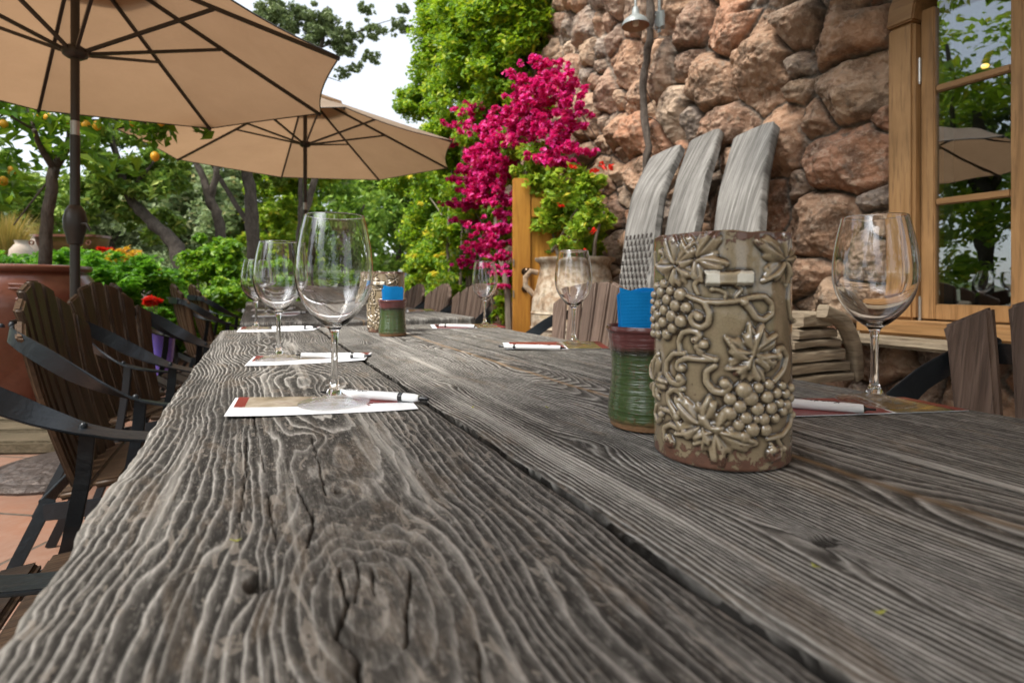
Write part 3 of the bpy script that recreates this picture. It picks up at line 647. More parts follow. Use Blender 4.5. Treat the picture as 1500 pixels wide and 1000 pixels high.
# ---------------------------------------------------------------- relief vases
VR, VH = .0555, .184
def vase_mesh():
    ns, nz_ = 700, 370; C = 2 * math.pi * VR
    s = np.linspace(0, C, ns, endpoint=False); z = np.linspace(0, VH, nz_); Sg, Zg = np.meshgrid(s, z)
    Hh = np.zeros_like(Sg); chip = np.zeros_like(Sg); white = np.zeros_like(Sg)
    cx = 1055.
    def s_of(px): return C / 2 + VR * math.asin(max(-.97, min(.97, (px - cx) / 104.)))
    def z_of(py): return (688 - py) / 341. * VH
    def A(x, y): return (930 + x / 5.264, 330 + y / 5.264)     # measured on two enlargements of the vase
    def B(x, y): return (930 + x / 5., 500 + y / 5.)
    def win(x, y, r):
        c0, c1 = np.searchsorted(s, [x - r, x + r]); r0, r1 = np.searchsorted(z, [y - r, y + r]); return slice(max(0, r0 - 1), r1 + 1), slice(max(0, c0 - 1), c1 + 1)
    def grape(x, y, r, k=1.0):
        w = win(x, y, r * 1.1); d2 = ((Sg[w] - x) ** 2 + (Zg[w] - y) ** 2) / r ** 2
        Hh[w] = np.maximum(Hh[w], np.where(d2 < 1, .0012 + r * k * np.sqrt(np.clip(1 - d2, 0, 1)), 0))
    def tube(pts, r, k=.85, taper=.35):
        pts = np.array(pts); d = np.linalg.norm(np.diff(pts, axis=0), axis=1); L = np.concatenate([[0], np.cumsum(d)]); n = int(L[-1] / .0006) + 3
        t = np.linspace(0, L[-1], n); px = np.interp(t, L, pts[:, 0]); py = np.interp(t, L, pts[:, 1])
        kk = np.hanning(13); kk /= kk.sum()
        pad = 6; px = np.convolve(np.pad(px, pad, 'edge'), kk, 'valid'); py = np.convolve(np.pad(py, pad, 'edge'), kk, 'valid')
        for i in range(0, n):
            rr = r * (1 - taper * (1 - i / n)); w = win(px[i], py[i], rr * 1.1)
            d2 = ((Sg[w] - px[i]) ** 2 + (Zg[w] - py[i]) ** 2) / rr ** 2
            Hh[w] = np.maximum(Hh[w], np.where(d2 < 1, .0006 + rr * k * np.sqrt(np.clip(1 - d2, 0, 1)), 0))
        grape(px[-1], py[-1], r * 1.15)
    def leaf(x, y, Rr, rot, k=1.0):
        w = win(x, y, Rr * 1.15); dx = Sg[w] - x; dy = Zg[w] - y
        rho = np.hypot(dx, dy) + 1e-9; ph = np.arctan2(dy, dx) - rot
        lob = [(0, 1.0), (1.15, .86), (-1.15, .86), (2.25, .66), (-2.25, .66)]
        rad = np.full_like(rho, .46)
        for a, l in lob:
            dd = (ph - a + math.pi) % (2 * math.pi) - math.pi
            rad = np.maximum(rad, l * (.52 + .48 * np.exp(-(np.abs(dd) / .36) ** 1.5)))
        rad *= Rr * (1 + .07 * np.sin(ph * 17)); q = rho / rad
        e = np.clip(1 - q, 0, 1); h = .0042 * k * np.clip(e / .22, 0, 1) ** .5 * (.75 + .35 * np.sin(ph * 5 + 1))
        for a, l in lob:                               # sunken veins
            dd = (ph - a + math.pi) % (2 * math.pi) - math.pi
            off = np.abs(rho * np.sin(dd)); on = (np.cos(dd) > 0) & (rho < l * Rr * .9)
            h = h - np.where(on, .0016 * np.exp(-(off / .0012) ** 2), 0)
        Hh[w] = np.maximum(Hh[w], np.where(q < 1, h, 0))
    pA = lambda l: [(s_of(A(x, y)[0]), z_of(A(x, y)[1])) for x, y in l]
    pB = lambda l: [(s_of(B(x, y)[0]), z_of(B(x, y)[1])) for x, y in l]
    u = VH / 341. 
    g1 = [(370,565,50),(210,545,42),(290,535,36),(265,605,44),(335,650,48),(185,650,38),(415,665,44),(238,690,42),(175,735,42),(305,735,50),(228,790,44),(375,770,50),(310,830,42),(260,885,42),(180,895,38),(180,830,38),(130,900,34),(140,690,34),(125,780,34),(235,480,38),(170,500,34),(140,570,32),(122,630,28),(118,720,28),(130,840,30)]
    for x, y, r in g1: (px, py) = A(x, y); grape(s_of(px), z_of(py), r / 5.264 * u * 1.02, .8)
    g2 = [(780,355,58),(875,340,38),(945,320,38),(820,410,55),(930,405,46),(1000,385,38),(690,420,44),(750,470,48),(865,485,48),(955,485,46),(1020,460,34),(685,520,50),(790,550,46),(905,560,46),(985,560,36),(745,600,42),(830,630,52),(920,635,46),(780,680,46),(1070,480,40),(1065,400,36),(1105,370,34),(1100,440,34),(1045,520,36),(1040,340,30),(1090,520,30),(860,560,30)]
    for x, y, r in g2: (px, py) = B(x, y); grape(s_of(px), z_of(py), r / 5. * u * 1.02, .8)
    for l, r in (([(420,570),(520,615),(640,622),(760,610),(880,580),(965,572),(1020,630),(1020,705),(960,752),(905,730),(870,670),(820,612)], 26),
                 ([(440,580),(545,620),(582,700),(572,780),(520,815),(465,790),(445,735),(485,708),(512,735)], 30), ([(365,1010),(352,930),(382,860),(440,840),(500,850),(510,890),(475,912)], 27),
                 ([(140,210),(148,320),(185,362),(228,310),(235,240),(205,212)], 20), ([(300,500),(360,440),(430,380),(500,300)], 16), ([(690,590),(700,550),(640,520),(600,520)], 18), ([(760,580),(810,520),(760,480)], 18),
                 ([(1160,470),(1150,600),(1165,740),(1200,770)], 22), ([(500,560),(470,480),(520,430),(470,420)], 24)): tube(pA(l), r / 5.264 * u)
    for l, r in (([(600,150),(480,152),(395,150),(335,185),(325,230),(355,245),(368,225)], 25), ([(380,120),(295,130),(245,200),(240,290),(290,350),(345,352),(368,320),(345,300)], 27),
                 ([(590,190),(532,235),(528,310),(580,372),(650,378),(685,330),(650,310)], 32), ([(375,385),(300,398),(252,440),(258,500),(290,545),(330,600)], 26), ([(270,400),(340,410),(365,450),(340,475)], 22),
                 ([(190,575),(280,570),(330,640),(385,705)], 25), ([(350,690),(275,668),(222,710),(225,790),(265,830),(290,800),(262,775)], 29), ([(150,560),(138,640),(168,692),(195,650),(205,610)], 22),
                 ([(985,300),(1050,225),(1075,130),(1042,68),(998,80),(1005,125)], 30), ([(940,705),(1040,695),(1098,630),(1110,560)], 26), ([(1000,705),(1035,770),(1022,845),(970,855),(945,805),(975,782)], 25),
                 ([(960,740),(1000,800),(1050,790)], 20), ([(650,670),(700,635)], 20), ([(340,500),(370,540),(345,565)], 22), ([(500,100),(460,60),(520,40)], 30), ([(480,60),(470,110),(600,150)], 16)): tube(pB(l), r / 5. * u)
    for (x, y, r, a) in ((A(330, 340)[0], A(330, 340)[1], 48, 1.9), (A(480, 290)[0], A(480, 290)[1], 46, .9), (A(1110, 300)[0], A(1110, 300)[1], 50, 2.6), (B(830, 150)[0], B(830, 150)[1], 46, 1.2),
                         (B(590, 660)[0], B(590, 660)[1], 50, -.3), (B(500, 630)[0], B(500, 630)[1], 46, 2.4), (B(140, 380)[0], B(140, 380)[1], 42, 1.2), (B(840, 120)[0], B(900, 90)[1], 40, .5)):
        leaf(s_of(x), z_of(y), r * u * 1.2, a)
    # the far side of the pot
    r = np.random.default_rng(5)
    for k in range(9):
        a = r.uniform(2.1, 4.2) ; xx = (C / 2 + VR * a) % C; yy = r.uniform(.02, .165)
        if k % 3 == 0:
            leaf(xx, yy, .024, r.uniform(0, 6))
        elif k % 3 == 1:
            for q in range(22): grape(xx + r.normal(0, .010), yy + r.normal(0, .011), .0052, .8)
        else:
            t = np.linspace(0, 5.2, 26); tube([(xx + .016 * math.cos(v) * (1 - v / 7), yy + .016 * math.sin(v) * (1 - v / 7)) for v in t], .0032)
    # projecting lug with bare white clay on it
    (lx0, ly0), (lx1, ly1) = A(555, 385), A(885, 492); a0, a1, b0, b1 = s_of(lx0), s_of(lx1), z_of(ly1), z_of(ly0)
    dd = np.minimum(np.minimum(Sg - a0, a1 - Sg), np.minimum(Zg - b0, b1 - Zg)) + .0007 * fbm(Sg * 300, Zg * 300, 6, 2)
    lug = np.clip(dd / .0018, 0, 1) ** .5; Hh = np.maximum(Hh, np.where(dd > 0, .0075 * lug, 0))
    wx = (Sg - a0) / (a1 - a0); wy = (Zg - b0) / (b1 - b0) + .1 * fbm(Sg * 200, Zg * 200, 8, 2)
    white = np.where((dd > -.0003) & ((wx < .3) | ((wx > .62) & (wx + (1 - wy) * .3 > .72))), 1., 0.)
    # soften, find hollows
    def blur(a, k):
        ker = np.hanning(2 * k + 3)[1:-1]; ker /= ker.sum()
        b = np.apply_along_axis(lambda v: np.convolve(np.pad(v, k, 'wrap'), ker, 'valid'), 1, a)
        return np.apply_along_axis(lambda v: np.convolve(np.pad(v, k, 'edge'), ker, 'valid'), 0, b)
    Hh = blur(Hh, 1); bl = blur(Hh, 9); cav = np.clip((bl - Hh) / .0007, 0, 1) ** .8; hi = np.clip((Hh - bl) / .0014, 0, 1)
    edge = np.clip(1 - Zg / .026, 0, 1) + np.clip(1 - (VH - Zg) / .012, 0, 1)
    chip = edge * 1.0
    th = Sg / VR - math.pi; Rr = VR + Hh + .0006 * fbm(Sg * 30, Zg * 30, 3, 3) - .0015 * np.clip(1 - Zg / .003, 0, 1) ** 2
    Zz = Zg + (Zg > VH * .97) * .0012 * fbm(Sg * 50, Sg * 0, 14, 3)
    V = np.stack([Rr * np.cos(th), Rr * np.sin(th), Zz], -1).reshape(-1, 3)
    i = np.arange((nz_ - 1) * ns); rw = i // ns; c = i % ns; cn = (c + 1) % ns
    F = np.stack([rw * ns + c, rw * ns + cn, (rw + 1) * ns + cn, (rw + 1) * ns + c], 1)
    # inner wall, mouth lip and floor
    prof = [(VR - .0012, VH + .0008), (VR - .0045, VH + .0006), (VR - .006, VH - .003), (VR - .006, .012), (.001, .010)]
    prev = (nz_ - 1) * ns + np.arange(ns); base = len(V); VV = [V]; FF = [F]; t = th[0]
    for k, (rr, zz) in enumerate(prof):
        VV.append(np.stack([rr * np.cos(t), rr * np.sin(t), np.full(ns, zz) + (.0012 * fbm(s * 50, s * 0, 14, 3) if k < 2 else 0)], -1)); ids = base + k * ns + np.arange(ns)
        FF.append(np.stack([prev, np.roll(prev, -1), np.roll(ids, -1), ids], 1)); prev = ids
    VV.append(np.stack([.001 * np.cos(t), .001 * np.sin(t), np.zeros(ns) + .0], -1)); ids = base + len(prof) * ns + np.arange(ns); b0_ = np.arange(ns)
    FF.append(np.stack([ids, np.roll(ids, -1), np.roll(b0_, -1), b0_], 1))
    ex = len(prof) + 1; pad = lambda a, v=0.: np.concatenate([a.ravel(), np.full(ex * ns, v)])
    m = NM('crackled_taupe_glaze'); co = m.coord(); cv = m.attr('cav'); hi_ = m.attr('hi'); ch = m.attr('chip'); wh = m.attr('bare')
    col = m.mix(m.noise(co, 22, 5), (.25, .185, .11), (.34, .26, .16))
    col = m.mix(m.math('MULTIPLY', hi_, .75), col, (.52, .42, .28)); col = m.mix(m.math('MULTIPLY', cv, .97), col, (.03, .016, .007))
    cr_ = m.ramp(m.voro(m.coord('Object', None), 330, 'DISTANCE_TO_EDGE'), [(0, .35), (.05, 0)]); col = m.mix(cr_, col, (.1, .075, .045))
    nn = m.noise(co, 120, 6, .7, .6); thr = m.math('ADD', nn, m.math('ADD', m.math('MULTIPLY', ch, .26), m.math('MULTIPLY', hi_, .05)))
    cm = m.ramp(thr, [(.66, 0), (.675, 1)]); col = m.mix(cm, col, m.mix(m.noise(co, 160, 3), (.06, .022, .012), (.2, .085, .045)))
    nt2 = m.math('ADD', m.noise(co, 70, 5, .7), m.math('MULTIPLY', hi_, .04)); cm2 = m.ramp(nt2, [(.66, 0), (.67, .6)]); col = m.mix(cm2, col, (.5, .44, .34))
    col = m.mix(wh, col, m.mix(m.noise(co, 200, 4), (.62, .57, .46), (.8, .76, .66)))
    rgh = m.math('ADD', .1, m.math('MULTIPLY', m.math('MAXIMUM', cm, wh), .6))
    mat = m.fin(col, rgh, m.bump(m.math('ADD', m.noise(co, 60, 3), m.math('MULTIPLY', cm, -1.5)), .0007), .6, 0, .8)
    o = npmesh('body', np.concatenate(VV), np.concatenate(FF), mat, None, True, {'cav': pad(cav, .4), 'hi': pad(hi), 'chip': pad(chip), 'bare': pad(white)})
    return o
vb = vase_mesh()
def place_vase(loc, rz, label, first):
    root = empty('relief_vase', loc, rz, label, 'vase')
    o = vb if first else link(vb.copy()); o.parent = root
    return root
def face(v): return math.atan2(-v.y, -v.x)              # yaw whose +x looks back at the eye
v1 = W(1055, 418, .472); v1.z = TH + .0012
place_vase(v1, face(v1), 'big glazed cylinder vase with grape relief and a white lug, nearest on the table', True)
v2 = W(566, 418, 1.70); v2.z = TH + .0012
place_vase(v2, face(v2) - .5, 'relief vase far down the near table, behind the far green cup', False)

# ---------------------------------------------------------------- cups with blue napkins
def cupmat():
    m = NM('green_and_plum_glaze'); c = m.coord(); sp = m.N('ShaderNodeSeparateXYZ'); m.l.new(c, sp.inputs[0]); z = sp.outputs[2]
    zz = m.math('ADD', z, m.math('MULTIPLY', m.math('SUBTRACT', m.noise(c, 130, 4), .5), .009))
    gr = m.mix(m.noise(m.coord('Object', (25, 25, 160)), 1, 5), (.02, .045, .012), (.075, .11, .035)); gr = m.mix(m.ramp(m.noise(c, 240, 5, .7), [(.55, 0), (.62, .6)]), gr, (.1, .05, .02))
    pl = m.mix(m.noise(c, 45, 5), (.09, .022, .022), (.17, .055, .052))
    k = m.ramp(zz, [(0, (.25, .12, .05)), (.0065, (.25, .12, .05)), (.008, (.12, .06, .025)), (.011, (0, 0, 0)), (1, (0, 0, 0))])
    col = m.mix(m.ramp(zz, [(.0755, 0), (.080, 1)]), gr, pl)
    col = m.mix(m.ramp(m.math('ABSOLUTE', m.math('SUBTRACT', zz, .0765)), [(0, .95), (.005, 0)]), col, (.012, .008, .006))
    foot = m.ramp(zz, [(.007, 1), (.0085, 0)]); col = m.mix(foot, col, m.mix(m.noise(c, 300, 3), (.18, .08, .03), (.35, .19, .09)))
    rg = m.math('SUBTRACT', m.math('MULTIPLY', z, 0), m.math('MULTIPLY', foot, -.6))
    return m.fin(col, m.math('ADD', rg, .14), m.bump(m.noise(m.coord('Object', (30, 30, 420)), 1, 3), .0012), .6, 0, .4)
CUP = cupmat()
def napmat():
    m = NM('blue_paper_napkin'); c = m.coord('Generated'); w = m.N('ShaderNodeTexWave', wave_type='BANDS', bands_direction='X'); m.l.new(m.coord('Object'), w.inputs[0]); w.inputs['Scale'].default_value = 90; w.inputs['Distortion'].default_value = .6
    n = m.noise(m.coord(), 40, 4); w2 = m.N('ShaderNodeTexWave', wave_type='BANDS', bands_direction='Z'); m.l.new(m.coord('Object'), w2.inputs[0]); w2.inputs['Scale'].default_value = 220
    return m.fin(m.mix(n, (.0, .19, .52), (.005, .26, .66)), .8, m.bump(m.math('ADD', m.math('MULTIPLY', w.outputs['Fac'], .15), w2.outputs['Fac']), .0004, .7), .2)
NAP = napmat()
def cup(loc, rz, label, nlabel, seed):
    root = empty('ceramic_cup', loc, rz, label, 'cup')
    r0 = [(0, .004), (.033, .004), (.034, 0), (.0362, .0005), (.0378, .006), (.0395, .0085), (.0392, .02), (.0372, .035), (.0358, .05), (.0356, .065), (.0368, .08), (.0392, .094), (.0412, .099), (.0405, .102), (.0382, .1005), (.0350, .09), (.033, .06), (.034, .02), (.02, .0095), (0, .0095)]
    pr = []
    for i in range(len(r0) - 1):
        for k in range(4):
            t = k / 4; r = r0[i][0] * (1 - t) + r0[i + 1][0] * t; z = r0[i][1] * (1 - t) + r0[i + 1][1] * t
            if 4 < i < 12: r += .0005 * math.sin(z * 720)
            pr.append((r, z))
    pr.append(r0[-1]); MB().lathe(pr, n=64).build('body', CUP, root, ang=80)
    nl = Vector(loc)
    nr = empty('napkin_bundle', nl + Vector((0, 0, .0)), rz, nlabel, 'napkins')
    r = random.Random(seed)
    for k in range(3):
        mb = MB(); n = 9; y = -.014 + .012 * k; hgt = .138 - .006 * (k % 2) + r.uniform(-.002, .002); ww = .023 + .002 * (k % 2)
        V = []; 
        for side in (-1, 1):
            for j in range(9):
                for i in range(n):
                    u = i / (n - 1) * 2 - 1; v = j / 8; z = .012 + (hgt - .012) * v
                    x = u * (ww + .005 * v); yy = y + side * (.004 + .003 * v * math.cos(u * 1.5)) + .0008 * math.sin(u * 3 + k) * v + (.006 * (v - .6) * (k - 1) if v > .6 else 0)
                    V.append((x, yy, z + (.0015 * math.sin(u * 4 + k) if j == 8 else 0) + u * .003 * (k - 1)))
        q = lambda s_, j, i: s_ * 9 * n + j * n + i
        Fs = [(q(s_, j, i), q(s_, j, i + 1), q(s_, j + 1, i + 1), q(s_, j + 1, i)) for s_ in (0, 1) for j in range(8) for i in range(n - 1)]
        Fs += [(q(0, j, i), q(0, j + 1, i), q(1, j + 1, i), q(1, j, i)) for j in range(8) for i in (0, n - 1)] + [(q(0, 8, i), q(0, 8, i + 1), q(1, 8, i + 1), q(1, 8, i)) for i in range(n - 1)]
        mb.add(V, Fs).build('napkin', NAP, nr, ang=60)
    return root
q1 = W(947, 418, .562); q1.z = TH + .0012
cup(q1, -YAW - R_(8), 'green glazed cup with plum rim, partly behind the big vase', 'ribbed blue paper napkins standing in the near green cup', 1)
q2 = W(575, 418, 1.56); q2.z = TH + .0012
cup(q2, -YAW + R_(20), 'green glazed cup with plum rim in front of the far relief vase', 'blue paper napkins standing in the far green cup', 2)

# ---------------------------------------------------------------- wine glasses
def glassmat():
    m = NM('clear_crystal'); return m.fin((1, 1, 1), 0.0, None, .5, 0, 0, 1.0, 1.5)
GL = glassmat()
m = NM('thin_crystal'); m.fin((1, 1, 1), 0.0, None, .5, 0, 0, 1.0, 1.5); t = m.N('ShaderNodeBsdfTransparent'); mx = m.N('ShaderNodeMixShader'); mx.inputs[0].default_value = .42
m.l.new(m.p.outputs[0], mx.inputs[1]); m.l.new(t.outputs[0], mx.inputs[2]); m.l.new(mx.outputs[0], m.out.inputs[0]); GLF = m.m
def glass_proto():
    root = empty('wine_glass')
    out = [(0, .0006), (.030, .0003), (.0405, .0004), (.0415, .0012), (.0405, .002), (.030, .0034), (.018, .0062), (.010, .011), (.0062, .018), (.0046, .028), (.0040, .045), (.0039, .065), (.0044, .078), (.0058, .086), (.0085, .0905),
           (.0165, .0965), (.0255, .1055), (.0345, .1175), (.0410, .131), (.0444, .146), (.0452, .158), (.0445, .172), (.0425, .188), (.0395, .205), (.0362, .2195), (.0348, .2248), (.0343, .2253)]
    inn = [(.0339, .2249), (.0352, .2194), (.0385, .205), (.0415, .188), (.0435, .172), (.0442, .158), (.0434, .146), (.0399, .132), (.0333, .119), (.024, .1075), (.0145, .0995), (.0070, .0962), (0, .0952)]
    def dens(p):                                        # Catmull-Rom through the profile
        q = [p[0]] + p + [p[-1]]; o = []
        for i in range(1, len(q) - 2):
            for k in range(4):
                t = k / 4; o.append(tuple(.5 * (2 * q[i][d] + (q[i + 1][d] - q[i - 1][d]) * t + (2 * q[i - 1][d] - 5 * q[i][d] + 4 * q[i + 1][d] - q[i + 2][d]) * t * t + (3 * q[i][d] - q[i - 1][d] - 3 * q[i + 1][d] + q[i + 2][d]) * t ** 3) for d in (0, 1)))
        return [(max(0, a), b) for a, b in o] + [p[-1]]
    k = next(i for i, p in enumerate(out) if p[1] > .0105)
    ft = dens(out[:k + 1]); ft[0] = (1e-5, ft[0][1]); ft.append((1e-5, ft[-1][1])); MB().lathe(ft, n=72).build('foot', GLF, root, ang=60)
    pr = dens(out[k:]) + dens(inn); pr = [(1e-5, pr[0][1] + .0001), (pr[0][0], pr[0][1] + .0001)] + pr[1:]; pr[-1] = (1e-5, pr[-1][1])
    MB().lathe(pr, n=72).build('bowl_and_stem', GL, root, ang=60)
    return root
GPOS = [((490, 590), 'nearest wine glass on the left side of the table, the largest in view'),
        ((408, 526), 'wine glass standing on the second paper, just behind the largest one'),
        ((375, 482), 'wine glass at the far left corner of the near table'),
        ((389, 462), 'wine glass on the second table, on its nearer left paper'),
        ((392, 452), 'wine glass on the second table, on its farther left paper'),
        ((1281, 588), 'wine glass at right in front of the oak window'),
        ((840, 504), 'wine glass in front of the large pale amphora'),
        ((710, 477), 'wine glass below the bougainvillea blossoms, between two pens at right'),
        ((577, 448), 'wine glass hidden up to its rim behind the far relief vase')]
paper_h = .0026
gp = glass_proto(); GROOT = []
for i, ((px, py), lab) in enumerate(GPOS):
    g = gp if i == 0 else copy_tree(gp); p = T(px, py, TH + paper_h); g.location = p; g.rotation_euler.z = i * 1.1
    tag(g, lab, 'wine glass', 'wine glasses set along the tables'); GROOT.append(g)

# ---------------------------------------------------------------- brochures and pens
PW = plain('white_paper', (.78, .79, .82), .5, 0, .03, 5, .0001); PR = plain('red_print', (.2, .022, .02), .3, 0, .1, 30, .0001)
def printmat():
    m = NM('printed_photo'); c = m.coord(); n = m.noise(c, 22, 4); return m.fin(m.ramp(n, [(.3, (.12, .1, .07)), (.45, (.3, .24, .17)), (.6, (.42, .36, .28)), (.75, (.2, .1, .07))]), .25, None, .5)
PP = printmat()
def golden():
    m = NM('printed_landscape'); c = m.coord(); n = m.noise(m.coord('Object', (20, 60, 1)), 1, 4); return m.fin(m.ramp(n, [(.3, (.05, .06, .03)), (.5, (.16, .13, .05)), (.7, (.4, .25, .05))]), .25, None, .5)
PG = golden()
def sheet(name, quad, z0, th, mat, parent, curl=0, n=10):
    a, b, c, d = [Vector((q[0], q[1])) for q in quad]; V = []; 
    for i in range(n + 1):
        for j in range(n + 1):
            u, v = i / n, j / n; p = (a * (1 - u) + b * u) * (1 - v) + (d * (1 - u) + c * u) * v
            V.append((p.x, p.y, z0 + curl * (abs(u - .5) * 2) ** 3 * (1 - v)))
    k = len(V); V += [(x, y, z + th) for x, y, z in V]; w = n + 1
    q = lambda i, j: i * w + j
    Fs = [(q(i, j), q(i + 1, j), q(i + 1, j + 1), q(i, j + 1)) for i in range(n) for j in range(n)]
    Fs = [tuple(reversed(f)) for f in Fs] + [tuple(x + k for x in f) for f in Fs]
    bd = [q(i, 0) for i in range(n)] + [q(n, j) for j in range(n)] + [q(i, n) for i in range(n, 0, -1)] + [q(0, j) for j in range(n, 0, -1)]
    Fs += [(bd[i], bd[(i + 1) % len(bd)], bd[(i + 1) % len(bd)] + k, bd[i] + k) for i in range(len(bd))]
    return MB().add(V, Fs).build(name, mat, parent, ang=50)
def pxq(pts): return [tuple(T(x, y))[:2] for x, y in pts]
def lerp(q, u, v):
    a, b, c, d = [Vector(p) for p in q]; p = (a * (1 - u) + b * u) * (1 - v) + (d * (1 - u) + c * u) * v; return (p.x, p.y)
def sub(q, u0, v0, u1, v1): return [lerp(q, u0, v0), lerp(q, u1, v0), lerp(q, u1, v1), lerp(q, u0, v1)]
def strokes(mb, pts, w, z, org, ux, uy):
    P = [Vector((org[0] + ux[0] * x + uy[0] * y, org[1] + ux[1] * x + uy[1] * y, z)) for x, y in pts]
    mb.tube(P, w, 4)
z1 = TH + .0008
def brochure(quad, label, style, curl=.0015):
    q = pxq(quad); c = lerp(q, .5, .5); root = empty('paper_brochure', (c[0], c[1], z1), 0, label, 'brochure', 'papers laid at each place')
    loc = [(p[0] - c[0], p[1] - c[1]) for p in q]
    sheet('white_sheet', loc, .0002, .0004, PW, root, curl)
    if style == 'left':
        f = sub(loc, .02, .42, .62, 1.0); sheet('photo_panel', f, .0010, .0003, PP, root, 0)
        sheet('red_panel', sub(loc, .02, .43, .08, .995), .0014, .0001, PR, root, 0, 2); sheet('red_panel', sub(loc, .66, .52, .98, .98), .0010, .0003, PR, root, 0, 4)
        mb = MB(); ux = Vector(loc[1]) - Vector(loc[0]); uy = Vector(loc[3]) - Vector(loc[0])
        strokes(mb, [(.62, .35), (.66, .50), (.69, .38), (.72, .52), (.76, .3)], .0004, .0010, loc[0], ux, uy); strokes(mb, [(.73, .62), (.75, .28)], .0004, .0012, loc[0], ux, uy)
        strokes(mb, [(.55, .4), (.66, .36), (.78, .4)], .0003, .0010, loc[0], ux, uy); strokes(mb, [(.05, .2), (.07, .38)], .0003, .0012, loc[0], ux, uy)
        mb.build('red_script', PR, root)
    else:
        sheet('red_panel', sub(loc, .06, .02, .58, .99), .0010, .0003, PR, root, 0, 4)
        sheet('photo_panel', sub(loc, .60, .0, 1.0, 1.0), .0010, .0003, PG, root, 0, 4)
        sheet('red_corner', sub(loc, .93, .0, 1.0, 1.0), .0014, .0001, PR, root, 0, 2)
        mb = MB(); ux = Vector(loc[1]) - Vector(loc[0]); uy = Vector(loc[3]) - Vector(loc[0])
        for k in range(4): strokes(mb, [(.2 + .05 * k, .3 + .1 * k), (.36 + .05 * k, .12 + .1 * k)], .0005, .0015, loc[0], ux, uy)
        mb.build('white_script', PW, root)
    return root
BR = [(((328, 613), (613, 602), (598, 582), (345, 584)), 'white folded paper with red print under the largest wine glass', 'left'),
      (((358, 538), (534, 529), (545, 517), (372, 523)), 'white paper under the second left wine glass', 'left'),
      (((346, 487.5), (460, 484.5), (470, 479), (352, 480)), 'white paper under the glass at the far left corner of the near table', 'left'),
      (((368, 464.8), (434, 462.5), (440, 459.6), (374, 460.4)), 'white paper on the second table, nearer of its two left papers', 'left'),
      (((367, 455.5), (428, 453.8), (432, 451.5), (372, 452)), 'white paper on the second table, farther of its two left papers', 'left'),
      (((1148, 612), (1419, 603), (1325, 584), (1135, 586)), 'red and gold printed brochure under the wine glass by the window', 'right'),
      (((742, 512.5), (893, 511.5), (878, 501), (736, 502.5)), 'red and gold printed brochure under the glass by the amphora', 'right'),
      (((634, 482), (742, 480.5), (728, 475), (630, 476)), 'red printed brochure under the glass below the blossoms', 'right'),
      (((596, 457.5), (640, 455.4), (632, 452.6), (596, 454)), 'pale paper on the right side of the second table', 'right')]
for q, lab, stl in BR: brochure(q, lab, stl, .0016 if stl == 'left' else .0004)
PWH = plain('white_pen_plastic', (.8, .8, .8), .25, 0, .02, 5, .00005); PBK = plain('black_pen_plastic', (.01, .01, .012), .25, 0, .1, 5, .0001)
def pen_proto():
    root = empty('ballpoint_pen')                        # lies along +x, tip end at 0
    MB().lathe([(0, 0), (.0048, 0), (.0052, .004), (.0056, .04), (.0056, .10), (0, .10)], n=20).build('barrel', PWH, root)
    MB().lathe([(0, -.012), (.0012, -.012), (.0016, -.004), (.0042, 0), (0, .0)], n=16).build('tip', PBK, root)
    MB().lathe([(0, .1002), (.0057, .1002), (.0057, .106), (0, .106)], n=20).build('ring', PBK, root)
    MB().lathe([(0, .1062), (.0056, .1062), (.0052, .12), (.0040, .127), (0, .127)], n=20).build('cap', PWH, root)
    MB().lathe([(0, .1272), (.0026, .1272), (.0026, .138), (.0018, .14), (0, .14)], n=16).build('button', PBK, root)
    mb = MB(); mb.add([(.0050, -.0032, .101), (.0050, .0032, .101), (.0062, .0016, .123), (.0062, -.0016, .123), (.0074, -.003, .101), (.0074, .003, .101), (.0072, .0014, .124), (.0072, -.0014, .124)],
                      [(0, 1, 2, 3), (4, 7, 6, 5), (0, 4, 5, 1), (1, 5, 6, 2), (2, 6, 7, 3), (3, 7, 4, 0)]); mb.build('clip', PBK, root)
    for c in kids(root): c.rotation_euler = (0, R_(90), 0)
    return root
pp = pen_proto(); nfirst = [True]
def pen(a, b, label, name=None, flip=1, h=.0016):
    A_ = T(a[0], a[1], TH + h + .0057); B_ = T(b[0], b[1], TH + h + .0057); d = (B_ - A_)
    g = pp if nfirst[0] else copy_tree(pp); nfirst[0] = False
    g.location = (B_ - d.normalized() * .139) if flip > 0 else (A_ + d.normalized() * .012); g.location.z = A_.z; g.rotation_euler.z = math.atan2(d.y, d.x); g.rotation_euler.x = R_(-25 * flip)
    tag(g, label, 'pen', 'white ballpoint pens on the papers')
    if name:                                           # cursive winery signature printed along the barrel
        mb = MB(); s = .0072; x0 = .022
        L = [[(0, 0), (.3, 1.3)], [(.9, 1.3), (.2, .6), (.8, 0), (1.1, .1)], [(1.2, .6), (1.2, .1), (1.4, 0), (1.7, .6), (1.7, .1), (1.85, 0)], [(2.0, .6), (2.05, 0), (2.2, .5), (2.45, .6), (2.5, .05), (2.7, .1)],
             [(3.3, .6), (3.0, .5), (3.0, .1), (3.3, .1), (3.6, 1.4), (3.4, .1), (3.65, 0)], [(3.8, .35), (4.1, .5), (3.95, .65), (3.8, .3), (4.0, 0), (4.9, .25)]]
        for l in L:
            V = []
            for x, y in l:
                a_ = .75 - flip * (y - .6) * .42; xx = x0 + x * s; rr = .00575
                V.append((xx, -flip * rr * math.sin(a_), rr * math.cos(a_)))
            mb.tube(V, .00032, 4)
        o = mb.build('signature', PBK, g)
    return g
pen((520, 577), (627, 584), 'white pen on the nearest left paper, its button over the gap between boards', True)
pen((450, 520), (543, 521), 'white pen on the second left paper')
pen((405, 480), (464, 479.5), 'white pen on the paper at the far left corner of the near table')
